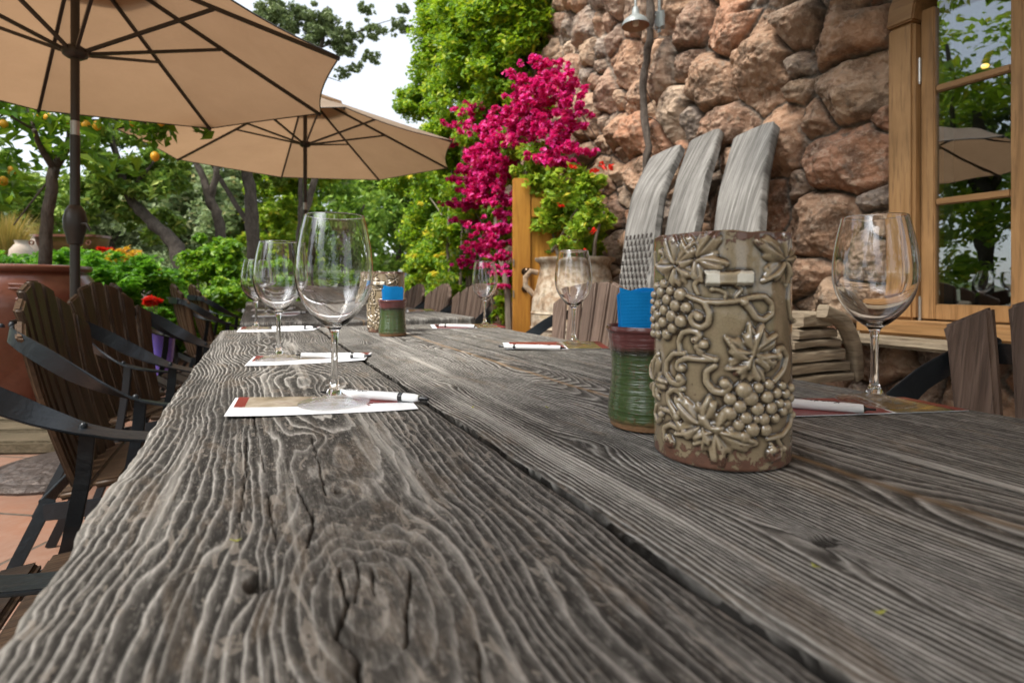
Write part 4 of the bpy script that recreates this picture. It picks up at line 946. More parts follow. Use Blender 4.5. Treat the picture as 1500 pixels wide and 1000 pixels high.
pen((400, 459), (450, 457), 'white pen on the nearer left paper of the second table')
pen((412, 452), (434, 450.5), 'white pen on the farther left paper of the second table')
pen((1283, 600), (1155, 590), 'white pen with a black cursive signature on the brochure by the window', True, -1)
pen((829, 509.5), (732, 507), 'white pen with faint cursive writing on the brochure by the amphora', True, -1)
pen((700, 478), (630, 476.5), 'white pen on the brochure under the glass below the blossoms', None, -1)

# ---------------------------------------------------------------- chairs
def chair_proto(wm, dz=.115):
    root = empty('slatted_armchair'); SW = .068
    for k in range(7):                                  # fanned back slats, tallest in the middle
        t = (k - 3) / 3; yb = t * .185; yt = t * .265; zt = .918 - dz * abs(t) ** 1.7; cz = .32
        xb = -.10 + .02 * t * t; xt = -.235 + .05 * t * t; n = 8; V = []; Fs = []
        yaw = -t * .28; hw0, hw1 = .0255, .0355; th = .011
        for i in range(n + 1):
            v = i / n; zc = cz + (zt - cz) * v; xc = xb + (xt - xb) * (v + .10 * math.sin(v * math.pi)); yc = yb + (yt - yb) * v; hw = hw0 + (hw1 - hw0) * v
            for sy, sx in ((-1, -1), (1, -1), (1, 1), (-1, 1)):
                drop = (.030 * (abs(t) if sy * t > 0 else 0) + .010) if i == n and sy * t >= 0 else 0
                V.append((xc + sx * th + sy * hw * math.sin(yaw) * -1, yc + sy * hw * math.cos(yaw), zc - drop))
        Fs = [(i * 4 + q, i * 4 + (q + 1) % 4, i * 4 + 4 + (q + 1) % 4, i * 4 + 4 + q) for i in range(n) for q in range(4)] + [(3, 2, 1, 0), tuple(n * 4 + q for q in range(4))]
        MB().add(V, Fs).build('back_slat', wm, root, bevel=.006, seg=3)
    for k in range(6):
        x = -.10 + .076 * k; z = .335 + .010 * k - (.02 if k == 5 else 0) + .012 * math.sin(k)
        MB().box((x + .02, 0, z), (.066, .50, .022), Matrix.Rotation(R_(-4 + (18 if k == 5 else 0)), 3, 'Y')).build('seat_slat', wm, root, bevel=.008, seg=3)
    for s in (-1, 1):
        pts = [(-.225, s * .17, .770), (-.212, s * .245, .768), (-.18, s * .285, .752), (-.125, s * .312, .716), (-.06, s * .326, .668), (0, s * .333, .630), (.07, s * .335, .594), (.13, s * .332, .574), (.20, s * .325, .562), (.27, s * .318, .558)]
        C = []                                          # smooth the strap
        for i in range(len(pts) - 1):
            for q in range(4): C.append(Vector(pts[i]).lerp(Vector(pts[i + 1]), q / 4))
        C.append(Vector(pts[-1])); C = [C[0]] + [(C[i - 1] + C[i] * 2 + C[i + 1]) / 4 for i in range(1, len(C) - 1)] + [C[-1]]
        def side(t, s=s):
            a = min(1, max(0, (t - .3) / .45)); a = a * a * (3 - 2 * a) * math.pi / 2 * .93
            return (0.15 * (1 - t), s * math.sin(a), math.cos(a))
        arm = MB().strap(C, lambda t: .036 + .018 * min(1, t * 1.6), .006, side).build('armrest', M['steel'], root, bevel=.0015)
        mb = MB()
        for (x, y, z) in ((-.229, s * .17, .79), (-.229, s * .24, .79), (.075, s * .338, .6)): mb.lathe([(.008, -.004), (.007, .003), (.003, .0065), (0, .007)], (x, y, z), 10)
        mb.build('rivets', M['steel'], arm)
        leg = [(.085, s * .325, .588), (.078, s * .325, .5), (.055, s * .322, .36), (.01, s * .322, .18), (-.06, s * .322, .0)]
        MB().strap(leg, .028, .012, lambda t: (1, 0, .2)).build('front_leg', M['steel'], root, bevel=.002)
        MB().strap([(.10, s * .26, .37), (.13, s * .262, .25), (.19, s * .265, .02)], .03, .01, lambda t: (1, 0, .2)).build('brace_leg', M['steel'], root, bevel=.002)
        MB().strap([(-.13, s * .24, .33), (-.2, s * .27, .16), (-.27, s * .29, 0)], .03, .012, lambda t: (1, 0, -.3)).build('rear_leg', M['steel'], root, bevel=.002)
        MB().strap([(-.14, s * .25, .30), (0, s * .285, .305), (.12, s * .31, .335), (.30, s * .26, .365)], .045, .008, lambda t: (0, 0, 1)).build('side_rail', M['steel'], root, bevel=.002)
    MB().strap([(-.232, -.17, .775), (-.245, 0, .775), (-.232, .17, .775)], .05, .006, lambda t: (0, 0, 1)).build('back_band', M['steel'], root, bevel=.0015)
    MB().strap([(-.15, -.24, .31), (-.15, .24, .31)], .04, .008, lambda t: (0, 0, 1)).build('cross_rail', M['steel'], root, bevel=.0015)
    return root
ch = chair_proto(M['chairwood']); cg = chair_proto(M['greywood'], .062)
LC = [(-.385, 1.085, 2, 'slatted wooden armchair nearest the camera at left, mostly cut off by the frame'),
      (-.355, 2.07, 0, 'slatted wooden armchair in front of the terracotta jar, over the umbrella base plate'),
      (-.40, 2.86, -20, 'slatted wooden armchair beside the umbrella pole, second full one down the left side'),
      (-.44, 3.55, 20, 'slatted wooden armchair with the red flower behind it, left side'),
      (-.35, 5.15, 16, 'slatted wooden armchair far down the left side, against the ivy mound'),
      (-.32, 6.25, 18, 'slatted wooden armchair at the far end of the left row, against the ivy mound')]
RC = [(1.03, .295, 180, 'weathered slatted armchair at the right edge, in front of the oak window'),
      (1.03, 1.80, 180, 'weathered slatted armchair in front of the pale amphora, by the blue napkins'),
      (1.05, 3.18, 181, 'weathered slatted armchair behind the glass below the blossoms, beside the second table'),
      (1.05, 3.85, 179, 'weathered slatted armchair beside the second table, middle of the far three'),
      (1.05, 4.52, 181, 'weathered slatted armchair farthest down the right side, in front of the parked cars')]
for lst, pr, gname in ((LC, ch, 'armchairs along the left side of the tables'), (RC, cg, 'armchairs along the right side of the tables')):
    for i, (x, y, a, lab) in enumerate(lst):
        o = pr if i == 0 else copy_tree(pr); o.location = (x, y, .0); o.rotation_euler.z = R_(a); tag(o, lab, 'chair', gname)

# ---------------------------------------------------------------- driftwood bench against the wall
def bench():
    root = empty('driftwood_bench', (1.9, 1.9, 0), 0, 'huge bench of silver grey driftwood slabs with three curved backs leaning on the stone wall', 'bench')
    def slab(name, C, wid, th, side, mat, seed):
        n = len(C) ; P = []
        for i in range(n - 1):
            for q in range(6): P.append(Vector(C[i]).lerp(Vector(C[i + 1]), q / 6))
        P.append(Vector(C[-1]))
        for _ in range(3): P = [P[0]] + [(P[i - 1] + P[i] * 2 + P[i + 1]) / 4 for i in range(1, len(P) - 1)] + [P[-1]]
        m_ = len(P); K = 20; V = []
        for i, p in enumerate(P):
            t = (P[min(i + 1, m_ - 1)] - P[max(i - 1, 0)]).normalized(); w = Vector(side); w = (w - t * w.dot(t)).normalized(); nn = t.cross(w)
            ww = (wid(i / (m_ - 1)) if callable(wid) else wid) / 2; tt = th / 2
            for k in range(K):
                a = 2 * math.pi * k / K; ca, sa = math.cos(a), math.sin(a); e = 9
                r = 1 / (abs(ca) ** e + abs(sa) ** e) ** (1 / e)
                f = float(fbm(np.array([i * .25]), np.array([k * .8]), seed, 3)[0])
                V.append(p - Vector((1.9, 1.9, 0)) + w * (ca * r * ww * (1 + .02 * f)) + nn * (sa * r * tt * (1 + .05 * f)))
        Fs = [(i * K + k, i * K + (k + 1) % K, (i + 1) * K + (k + 1) % K, (i + 1) * K + k) for i in range(m_ - 1) for k in range(K)] + [tuple(range(K - 1, -1, -1)), tuple((m_ - 1) * K + k for k in range(K))]
        return MB().add(V, Fs).build(name, mat, root, ang=70)
    slab('back_stave', [(1.80, 2.30, .42), (1.83, 2.33, .75), (1.91, 2.38, 1.15), (2.01, 2.44, 1.42), (2.21, 2.52, 1.665)], lambda t: .27 - .04 * t, .065, (0, 1, .05), M['drift'], 1)
    slab('back_stave', [(1.84, 2.05, .42), (1.87, 2.08, .75), (1.95, 2.12, 1.12), (2.08, 2.18, 1.43), (2.25, 2.25, 1.70)], lambda t: .22 - .02 * t, .065, (0, 1, .05), M['drift'], 2)
    slab('back_stave', [(1.87, 1.72, .42), (1.90, 1.74, .75), (1.97, 1.78, 1.12), (2.06, 1.83, 1.36), (2.21, 1.89, 1.63)], lambda t: .27 - .05 * t, .075, (0, 1, .05), M['drift'], 3)
    slab('seat', [(1.62, .95, .475), (1.62, 1.5, .48), (1.60, 2.1, .48), (1.6, 2.7, .475)], .62, .08, (1, 0, 0), M['plank'], 4)
    r = random.Random(3); zz = .522
    for k in range(6):
        th = r.uniform(.035, .06); w = .44 - .045 * k + (.01 if k < 2 else 0)
        slab('arm_slab', [(1.86 - w / 2 + .05, 1.44, zz + th / 2), (1.9, 1.45, zz + th / 2 + r.uniform(-.004, .006)), (1.82 + w / 2 + .06, 1.44, zz + th / 2)], .2, th - .003, (0, 1, 0), M['drifth'], 10 + k); zz += th
    slab('arm_brace', [(2.14, 1.36, .53), (2.10, 1.34, .66), (2.02, 1.33, .76), (1.9, 1.33, .80)], .045, .05, (0, 1, 0), M['drifth'], 30)
    for x, y in ((1.42, 1.1), (1.42, 2.5), (1.8, 1.1), (1.8, 2.5)):
        MB().box((x - 1.9, y - 1.9, .215), (.16, .16, .43)).build('leg', M['drift'], root, bevel=.03)
    # adze marks cut into the foot of the first stave
    mb = MB(); 
    for i in range(14):
        for j in range(7):
            z = .70 + i * .035; y = 2.235 + j * .034 + (.017 if i % 2 else 0); x = 1.792 + max(0, (z - .75)) * .2
            mb.box((x - 1.9 - .006, y - 1.9, z), (.006, .010, .024), Matrix.Rotation(R_(18), 3, 'X'))
    mb.build('adze_marks', plain('cut_shadow_wood', (.06, .05, .045), .9), [c for c in kids(root) if c.name.startswith('back_stave')][0])
bench()
# ---------------------------------------------------------------- leaves
def leafcloud(name, P, size, mat, parent, seed=0, up=.4, asp=.55, vary=.35, fold=.25, nrm=None):
    r = np.random.default_rng(seed); n = len(P); P = np.asarray(P)
    N_ = r.normal(size=(n, 3)); N_ /= np.linalg.norm(N_, axis=1, keepdims=True); N_[:, 2] = np.abs(N_[:, 2]) + up
    if nrm is not None: N_ += nrm
    N_ /= np.linalg.norm(N_, axis=1, keepdims=True)
    A = np.cross(N_, r.normal(size=(n, 3))); A /= np.linalg.norm(A, axis=1, keepdims=True); B = np.cross(N_, A)
    s = (size * (1 + vary * r.uniform(-1, 1, n)))[:, None] if np.isscalar(size) else np.asarray(size)[:, None]
    f = N_ * s * fold
    V = np.stack([P - A * s, P - A * s * .15 + B * s * asp + f, P + A * s, P - A * s * .15 - B * s * asp + f], 1).reshape(-1, 3)
    i = np.arange(n) * 4; F = np.concatenate([np.stack([i, i + 2, i + 1], 1), np.stack([i, i + 3, i + 2], 1)])
    return npmesh(name, V, F, mat, parent, False)
def clumps(ells, n, sub=.34, k=16, shell=.55, seed=0):
    """n leaf positions in sub-clumps spread through ellipsoids [(cx,cy,cz,rx,ry,rz,weight)]"""
    r = np.random.default_rng(seed); ws = np.array([e[6] if len(e) > 6 else e[3] * e[5] for e in ells]); ws = ws / ws.sum(); out = []
    for e, w in zip(ells, ws):
        c = np.array(e[:3]); R3 = np.array(e[3:6]); m = int(n * w); kk = max(3, int(k))
        d = r.normal(size=(kk, 3)); d /= np.linalg.norm(d, axis=1, keepdims=True); rad = shell + (1.02 - shell) * r.random((kk, 1)) ** .6
        cc = c + d * rad * R3; sr = R3.mean() * sub * r.uniform(.55, 1.35, (kk, 1))
        ix = r.integers(0, kk, m); q = r.normal(size=(m, 3)); q /= np.linalg.norm(q, axis=1, keepdims=True)
        out.append(cc[ix] + q * sr[ix] * (r.random((m, 1)) ** .45) * np.array((1, 1, .75)))
    return np.concatenate(out)
def ell(px, py, Z, rx, ry, depth=None, w=None):            # pixel ellipse at a distance -> ellipsoid in the garden
    c = W(px, py, Z); a, b = rx * Z / FPX, ry * Z / FPX; d = depth or a
    t = (c.x, c.y, c.z, (a + d) / 2, (a + d) / 2, b); return t + ((w,) if w else ())
G = {}
G['ivy'] = leafmat('ivy_leaves', [(0, (.05, .13, .01)), (.4, (.12, .28, .015)), (.8, (.22, .4, .02)), (1, (.38, .5, .03))], .4, (.3, .55, .02))
G['ivyw'] = leafmat('wall_creeper_leaves', [(0, (.05, .12, .01)), (.35, (.14, .29, .015)), (.75, (.29, .44, .02)), (1, (.56, .56, .03))], .42, (.45, .65, .02))
G['oak'] = leafmat('oak_leaves', [(0, (.07, .15, .02)), (.5, (.19, .31, .045)), (.9, (.34, .45, .08)), (1, (.5, .5, .11))], .3, (.2, .32, .04))
G['oaks'] = leafmat('sky_oak_leaves', [(0, (.09, .13, .055)), (.6, (.2, .26, .11)), (1, (.36, .41, .2))], .25, (.2, .26, .08))
G['fresh'] = leafmat('fresh_leaves', [(0, (.10, .2, .015)), (.5, (.24, .38, .03)), (.85, (.42, .52, .04)), (1, (.62, .5, .05))], .42, (.42, .6, .04))
G['pale'] = leafmat('pale_olive_leaves', [(0, (.13, .2, .08)), (.5, (.27, .36, .17)), (.9, (.4, .44, .25)), (1, (.5, .38, .15))], .35, (.4, .5, .2))
G['hedge'] = leafmat('ground_cover_leaves', [(0, (.04, .13, .01)), (.5, (.1, .28, .02)), (1, (.24, .44, .04))], .4, (.25, .6, .03))
G['lemonl'] = leafmat('lemon_leaves', [(0, (.03, .09, .015)), (.5, (.08, .2, .02)), (1, (.28, .4, .03))], .4, (.35, .6, .03), .35)
G['boug'] = leafmat('bougainvillea_bracts', [(0, (.38, .002, .06)), (.45, (.65, .004, .14)), (.85, (.85, .05, .4)), (1, (.9, .2, .55))], .4, (.9, .02, .2))
G['red'] = leafmat('red_petals', [(0, (.5, .01, .005)), (1, (.8, .03, .01))], .3, (.9, .05, .02))
G['yel'] = leafmat('yellow_leaves', [(0, (.6, .35, .02)), (.5, (.7, .25, .02)), (1, (.55, .5, .03))], .4, (.8, .6, .05))
G['yell'] = leafmat('yellowing_leaves', [(0, (.55, .5, .03)), (1, (.7, .55, .04))], .4, (.8, .7, .05))
G['dryg'] = leafmat('dry_grass_blades', [(0, (.2, .2, .04)), (.5, (.38, .3, .08)), (1, (.5, .33, .1))], .3, (.5, .4, .1))

# ---------------------------------------------------------------- terracotta jar and the lemon tree in it
def glazed(name, a, b, rough=.3, sc=3, coat=.3, bmp=.002):
    m = NM(name); c = m.coord(); n = m.noise(c, sc, 6); n2 = m.noise(c, sc * 9, 4)
    col = m.mix(m.ramp(n, [(.35, 0), (.7, 1)]), a, b); col = m.mix(m.ramp(n2, [(.5, 0), (.75, .35)]), col, tuple(x * .5 for x in a))
    return m.fin(col, rough, m.bump(n2, bmp), .5, 0, coat)
jc = W(22, 418, 4.05); jc.z = 0
root = empty('terracotta_jar', jc, 0, 'huge red brown glazed jar with a rolled rim, the lemon tree growing out of it', 'jar')
JM = glazed('red_brown_glaze', (.14, .045, .028), (.21, .08, .05))
pr = [(.0, .0), (.25, .0), (.27, .03), (.33, .18), (.43, .40), (.50, .60), (.525, .74), (.51, .86), (.455, .95), (.425, .985), (.43, .99), (.455, 1.0), (.462, 1.02), (.455, 1.037), (.43, 1.042), (.405, 1.035), (.40, 1.01), (.40, .97), (.0, .965)]
MB().lathe(pr, n=72).build('body', JM, root, ang=85)
MB().lathe([(0, .967), (.395, .975), (.398, .99)], n=40).build('soil', M['soil'], root)
ad_ = W(80, 418, 4.0) - jc; an = math.atan2(-CY * .9, -.25); hp = Vector((math.cos(-1.25), math.sin(-1.25), 0))
mb = MB(); 
for dz in (0, .028): mb.tube([hp * .512 + Vector((-.03 * hp.y * -1 - .02, -.0, .875 + dz)), hp * .524 + Vector((.03, .01, .872 + dz))], .008, 6)
mb.tube([hp * .525 + Vector((.035, .01, .885)), hp * .535 + Vector((.03, .01, .83)), hp * .54 + Vector((-.01, 0, .80))], .007, 6)
mb.build('applied_loop', JM, root)
def branch(mb, p0, p1, r0, r1, bend=.1, seed=0, n=7, k=8):
    r = random.Random(seed); p0, p1 = Vector(p0), Vector(p1); L = (p1 - p0).length
    o1 = Vector((r.uniform(-1, 1), r.uniform(-1, 1), r.uniform(-.4, .4))) * L * bend; P = []
    for i in range(n + 1):
        t = i / n; P.append(p0.lerp(p1, t) + o1 * math.sin(math.pi * t) + Vector((r.uniform(-1, 1), r.uniform(-1, 1), 0)) * L * .007 * (0 < i < n))
    mb.tube(P, [r0 + (r1 - r0) * i / n for i in range(n + 1)], k); return P
def LZ(px, py, dz=0): return W(px, py, 4.05 + dz)
root = empty('lemon_tree', jc + Vector((0, 0, .97)), 0, 'lemon tree with yellow fruit growing from the huge terracotta jar', 'tree')
mb = MB(); o0 = root.location
def rb(px, py, dz=0): return LZ(px, py, dz) - o0
branch(mb, rb(66, 395), rb(80, 245), .043, .036, .03, 1, 9, 12)
TW = [((80, 245), (105, 170), .032, .018), ((80, 248), (50, 190), .026, .014), ((84, 235), (90, 150), .02, .012), ((105, 170), (150, 140), .015, .008), ((50, 190), (10, 165), .012, .006), ((50, 190), (20, 120), .012, .006),
      ((105, 175), (190, 175), .012, .005), ((150, 140), (215, 165), .008, .004), ((75, 260), (20, 330), .008, .004), ((90, 160), (70, 90), .014, .006), ((150, 140), (230, 100), .009, .004), ((20, 120), (-60, 90), .008, .004), ((10, 165), (-50, 200), .007, .003)]
for i, (a, b, r0, r1) in enumerate(TW): branch(mb, rb(*a, dz=0), rb(*b, dz=random.Random(i).uniform(-.35, .35)), r0, r1, .08, i)
mb.build('trunk', M['bark'], root, ang=100)
el = [ell(x, y, 4.05, rx, ry, .5) for x, y, rx, ry in ((160, 185, 55, 28), (215, 175, 35, 26), (130, 235, 26, 20), (30, 180, 45, 25), (-30, 170, 50, 60), (-10, 270, 28, 45), (50, 215, 30, 16), (-60, 60, 60, 60), (60, 60, 90, 50), (190, 90, 60, 40), (100, 160, 60, 24), (10, 250, 22, 22))]
el = [tuple(np.array(e[:3]) - np.array(o0)) + tuple(e[3:]) for e in el]
leafcloud('crown', clumps(el, 1500, .4, 14, .2, 3), .062, G['lemonl'], root, 4, .2, .42)
LM = plain('lemon_peel', (.85, .42, .02), .45, 0, .1, 40, .0008)
for i, (px, py) in enumerate(((54, 172), (71, 173), (98, 178), (126, 183), (142, 184), (194, 178), (17, 250), (5, 265), (227, 229), (5, 182), (236, 178), (-20, 140), (180, 150), (120, 120), (-40, 230))):
    p = rb(px, py, random.Random(i).uniform(-.12, .05)); r = .030
    MB().lathe([(0, -r * 1.3), (r * .25, -r * 1.22), (r * .75, -r * .8), (r, -.1 * r), (r * .85, r * .65), (r * .3, r * 1.1), (0, r * 1.15)], p, 14).build('lemon', LM, root, ang=80)

# ---------------------------------------------------------------- amphora with shrub, door, creeper, bougainvillea
ac = onX(842, 418, 1.98); ac.z = 0; AZ = ac.x * SY + ac.y * CY
def az(py): return EYE + (HOR - py) / FPX * AZ
def amphmat():
    m = NM('lichened_terracotta'); c = m.coord(); n = m.noise(m.coord('Object', (5, 5, 9)), 1, 7, .7, .5); n2 = m.noise(c, 26, 5, .7)
    col = m.ramp(n, [(.3, (.12, .08, .05)), (.45, (.36, .25, .16)), (.55, (.52, .44, .34)), (.7, (.40, .3, .17))]); col = m.mix(m.ramp(n2, [(.5, 0), (.62, .6)]), col, (.16, .12, .08))
    return m.fin(col, .85, m.bump(n2, .006), .3)
AM = amphmat(); root = empty('amphora', ac, 0, 'large pale stained terracotta amphora with two ear handles and a shrub growing in it', 'amphora')
h = az(378)
MB().lathe([(0, 0), (.14, 0), (.16, .04), (.22, .25), (.285, .5), (.30, .66), (.29, .80), (.255, .92), (.235, h - .06), (.245, h - .035), (.27, h - .02), (.272, h), (.235, h + .002), (.225, h - .03), (.0, h - .05)], n=56).build('body', AM, root, ang=70)
MB().lathe([(0, h - .045), (.222, h - .04)], n=30).build('soil', M['soil'], root)
for s in (-1, 1):
    d = Vector((CY, -SY, 0)) * s; MB().tube([d * .25 + Vector((0, 0, h - .10)), d * .30 + Vector((0, 0, h - .09)), d * .335 + Vector((0, 0, h - .13)), d * .335 + Vector((0, 0, h - .19)), d * .28 + Vector((0, 0, h - .25))], .02, 10).build('handle', AM, root)
mb = MB(); mb.lathe([(.296, .70), (.302, .71), (.296, .72)], n=56); mb.lathe([(.299, .60), (.306, .61), (.299, .62)], n=56); mb.build('band', AM, root)
root = empty('potted_shrub', ac + Vector((0, 0, h - .045)), 0, 'bright green shrub with a few red blooms growing from the pale amphora', 'shrub'); o0 = np.array(root.location)
mb = MB()
for i, (a, b) in enumerate((((792, 385), (770, 250)), ((820, 385), (800, 300)), ((850, 385), (860, 260)), ((870, 385), (885, 310)), ((770, 250), (745, 225)), ((800, 385), (850, 300)))):
    branch(mb, Vector(onX(*a, 1.98)) - Vector(o0), Vector(onX(*b, 1.95)) - Vector(o0), .014, .006, .06, i + 40)
mb.build('stems', M['twig'], root)
def ellx(px, py, xw, rx, ry, d=.16, w=None):
    c = onX(px, py, xw); Z = c.x * SY + c.y * CY; t = (c.x, c.y, c.z, d, rx * Z / FPX * .95, ry * Z / FPX); return t + ((w,) if w else ())
sh = [ellx(x, y, 1.95, rx, ry, .2) for x, y, rx, ry in ((790, 235, 40, 28), (850, 270, 50, 34), (825, 320, 50, 34), (865, 320, 34, 40), (800, 275, 36, 30), (790, 330, 10, 26), (770, 222, 28, 13), (800, 360, 10, 18), (850, 360, 25, 14))]
sh = [tuple(np.array(e[:3]) - o0) + tuple(e[3:]) for e in sh]
leafcloud('foliage', clumps(sh, 10500, .36, 22, .2, 8), .025, G['fresh'], root, 9, .3, .6)
rd = [ellx(x, y, 1.78, 5, 5, .03) for x, y in ((868, 337), (890, 245), (870, 250), (840, 245), (820, 300), (855, 370), (882, 240))]; rd = [tuple(np.array(e[:3]) - o0) + tuple(e[3:]) for e in rd]
for k, e_ in enumerate(rd): leafcloud('bloom', clumps([e_], 9, .6, 5, 0, 10 + k), .016, G['red'], root, 11 + k)

# open door in the wall behind the bougainvillea
dp = onX(764, 418, 1.74); DZ = dp.x * SY + dp.y * CY; dz = lambda py: EYE + (HOR - py) / FPX * DZ
root = empty('open_door', (dp.x, dp.y, 0), 0, 'varnished orange wooden door standing open beyond the amphora, with two dark knobs', 'door')
w_ = 26 * DZ / FPX; rt = Matrix.Rotation(-YAW * .6, 3, 'Z')
MB().box(Vector((0, 0, dz(262) / 2)), (w_, .05, dz(262)), rt).build('stile', M['doorwood'], root, bevel=.006)
mb = MB(); mb.box(rt @ Vector((w_ / 2 + .13, .012, dz(264) / 2)), (.25, .03, dz(264)), rt); mb.build('panel', M['doorwood'], root, bevel=.004)
mb = MB(); mb.box(rt @ Vector((w_ / 2 + .13, -.002, .35)), (.25, .045, .16), rt); mb.box(rt @ Vector((w_ / 2 + .13, -.002, 1.45)), (.25, .045, .14), rt); mb.build('rail', M['doorwood'], root, bevel=.006)
for py in (398, 423):
    p = Vector((.012, -.028, dz(py))); k = MB().lathe([(0, 0), (.028, 0), (.026, .006), (.012, .008), (.010, .03), (.024, .04), (.028, .052), (.02, .064), (0, .067)] if py == 398 else [(0, 0), (.026, 0), (.024, .012), (.012, .016), (0, .016)], n=20).build('knob', M['brass'], root); k.location = p; k.rotation_euler = (R_(90), 0, 0)
mb = MB(); 
for py in (385, 430): mb.box((-w_ / 2 - .001, 0, dz(py)), (.004, .03, .05), rt)
mb.build('latch_plate', M['alu'], root)

# creeper hiding the far end of the wall: it covers a tall wall return
root = empty('wall_creeper', (2.3, 6.5, 0), 0, 'dense bright green creeper covering the far end of the stone building', 'creeper'); o0 = np.array(root.location)
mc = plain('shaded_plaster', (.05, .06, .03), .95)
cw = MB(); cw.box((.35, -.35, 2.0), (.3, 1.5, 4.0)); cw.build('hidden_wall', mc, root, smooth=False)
r = np.random.default_rng(12)
EL = []
for (px, py, rx, ry) in ((690, 20, 70, 60), (740, 40, 40, 70), (650, 60, 50, 60), (620, 140, 34, 44), (680, 130, 55, 60), (740, 120, 40, 40), (640, 205, 40, 30), (700, 60, 60, 60), (720, 170, 40, 50), (650, 20, 34, 40), (770, 30, 20, 60)):
    EL.append(ellx(px, py, 2.15, rx, ry, .35))
EL2 = []
for (px, py, rx, ry) in ((640, 250, 46, 34), (690, 260, 40, 40), (640, 310, 38, 34), (600, 240, 22, 18), (690, 330, 40, 44), (650, 370, 38, 40), (625, 345, 30, 26), (700, 400, 36, 40), (665, 420, 40, 30), (735, 380, 24, 60), (635, 395, 24, 20), (740, 300, 30, 50), (700, 220, 50, 34), (720, 300, 40, 60), (700, 430, 40, 40), (590, 270, 20, 14), (620, 420, 26, 16)):
    EL2.append(ellx(px, py, 2.95 if px < 670 else 2.7, rx, ry, .5))
sft = lambda L, o: [tuple(np.array(e[:3]) - o) + tuple(e[3:]) for e in L]
leafcloud('foliage', clumps(sft(EL, o0), 74000, .42, 36, .35, 13), .030, G['ivyw'], root, 14, .3, .55, nrm=np.array((-.5, -.3, 0)))
mb = MB()
for i in range(8): branch(mb, (.05, -1 + i * .2, 0), (.12, -1.1 + i * .22, 3.2), .03, .01, .05, i + 70)
mb.build('stems', M['twig'], root)
rt2 = onX(655, 470, 2.95); root = empty('leafy_shrub_tree', (rt2.x, rt2.y, 0), 0, 'slender yellow green tree between the bougainvillea and the parked cars', 'tree'); o0 = np.array(root.location)
mb = MB()
for i, (a, b, r0, r1) in enumerate((((664, 500), (668, 400), .03, .022), ((668, 400), (658, 340), .022, .014), ((668, 400), (690, 330), .016, .01), ((658, 340), (630, 290), .013, .006), ((658, 340), (670, 250), .013, .006), ((650, 480), (655, 420), .015, .01))):
    branch(mb, Vector(onX(*a, 2.6)) - Vector(o0), Vector(onX(*b, 2.6)) - Vector(o0), r0, r1, .04, i + 90)
mb.tube([Vector(onX(664, 500, 2.6)) - Vector(o0), Vector((onX(664, 500, 2.6).x, onX(664, 500, 2.6).y, 0)) - Vector(o0)], .032, 8)
mb.build('trunk', M['twig'], root)
leafcloud('crown', clumps(sft(EL2, o0), 64000, .42, 30, .3, 15), .040, G['ivyw'], root, 16, .3, .55, nrm=np.array((-.4, -.4, 0)))
yl = [ellx(x, y, 2.4, 7, 5, .05) for x, y in ((640, 375), (648, 372), (610, 375), (625, 340), (636, 400), (600, 260), (615, 300))]
leafcloud('yellow_leaves', clumps(sft(yl, o0), 60, .6, 5, 0, 17), .045, G['yell'], root, 18)

# bougainvillea
bb = onX(735, 470, 1.85); root = empty('bougainvillea', (bb.x, bb.y, 0), 0, 'tall bougainvillea covered in magenta and crimson bracts, climbing the stone wall by the door', 'climber'); o0 = np.array(root.location)
mb = MB()
BS = [((745, 520), (740, 400), .035, .028), ((740, 400), (728, 300), .026, .018), ((728, 300), (750, 200), .016, .01), ((750, 200), (800, 100), .01, .005), ((735, 330), (700, 250), .012, .006), ((715, 520), (712, 400), .02, .015), ((712, 400), (740, 240), .014, .008),
      ((760, 240), (820, 160), .01, .005), ((740, 380), (775, 330), .012, .006), ((735, 245), (757, 225), .018, .014), ((700, 420), (690, 340), .008, .004), ((770, 200), (890, 172), .008, .003), ((830, 165), (872, 215), .007, .003), ((850, 165), (875, 205), .006, .003), ((800, 190), (860, 150), .007, .003), ((720, 360), (690, 300), .008, .004)]
for i, (a, b, r0, r1) in enumerate(BS): branch(mb, Vector(onX(*a, 1.95)) - Vector(o0), Vector(onX(*b, 1.95 + .15 * (b[0] > 800))) - Vector(o0), r0, r1, .07, i + 120)
for x_ in (745, 715):
    p = Vector(onX(x_, 520, 1.95)) - Vector(o0); mb.tube([p, (p.x, p.y, 0)], .035, 8)
mb.build('branches', M['twig'], root)
fl = [(800, 95, 12, 14), (775, 120, 22, 14), (800, 135, 34, 20), (765, 145, 24, 20), (830, 125, 16, 18), (750, 170, 26, 16), (790, 170, 34, 20), (830, 165, 22, 24), (725, 185, 30, 16), (690, 160, 12, 14), (700, 190, 22, 10), (750, 205, 34, 18), (720, 220, 30, 20), (700, 240, 26, 20), (690, 265, 22, 22), (720, 260, 24, 24), (740, 235, 20, 16), (815, 205, 14, 20), (838, 220, 10, 8),
      (672, 182, 8, 6), (667, 210, 6, 6), (690, 300, 14, 11), (712, 290, 12, 9), (682, 325, 5, 5), (664, 300, 5, 4), (735, 315, 8, 9), (715, 333, 8, 8), (703, 365, 8, 13), (735, 355, 5, 5), (690, 385, 4, 9), (725, 390, 4, 4), (740, 375, 4, 7), (805, 230, 12, 10), (730, 420, 4, 3), (820, 240, 8, 8), (745, 400, 3, 4), (740, 335, 5, 7), (800, 190, 18, 18)]
leafcloud('blossoms', clumps(sft([ellx(x, y, 1.86, rx * 1.12, ry * 1.12, .2) for x, y, rx, ry in fl + [(715, 240, 40, 40), (700, 275, 26, 22), (760, 190, 50, 30), (790, 150, 44, 30), (735, 290, 16, 20), (720, 350, 12, 22)]], o0), 20000, .2, 26, .0, 21), .020, G['boug'], root, 22, .2, .75, fold=.5, nrm=np.array((-.5, -.3, 0)))
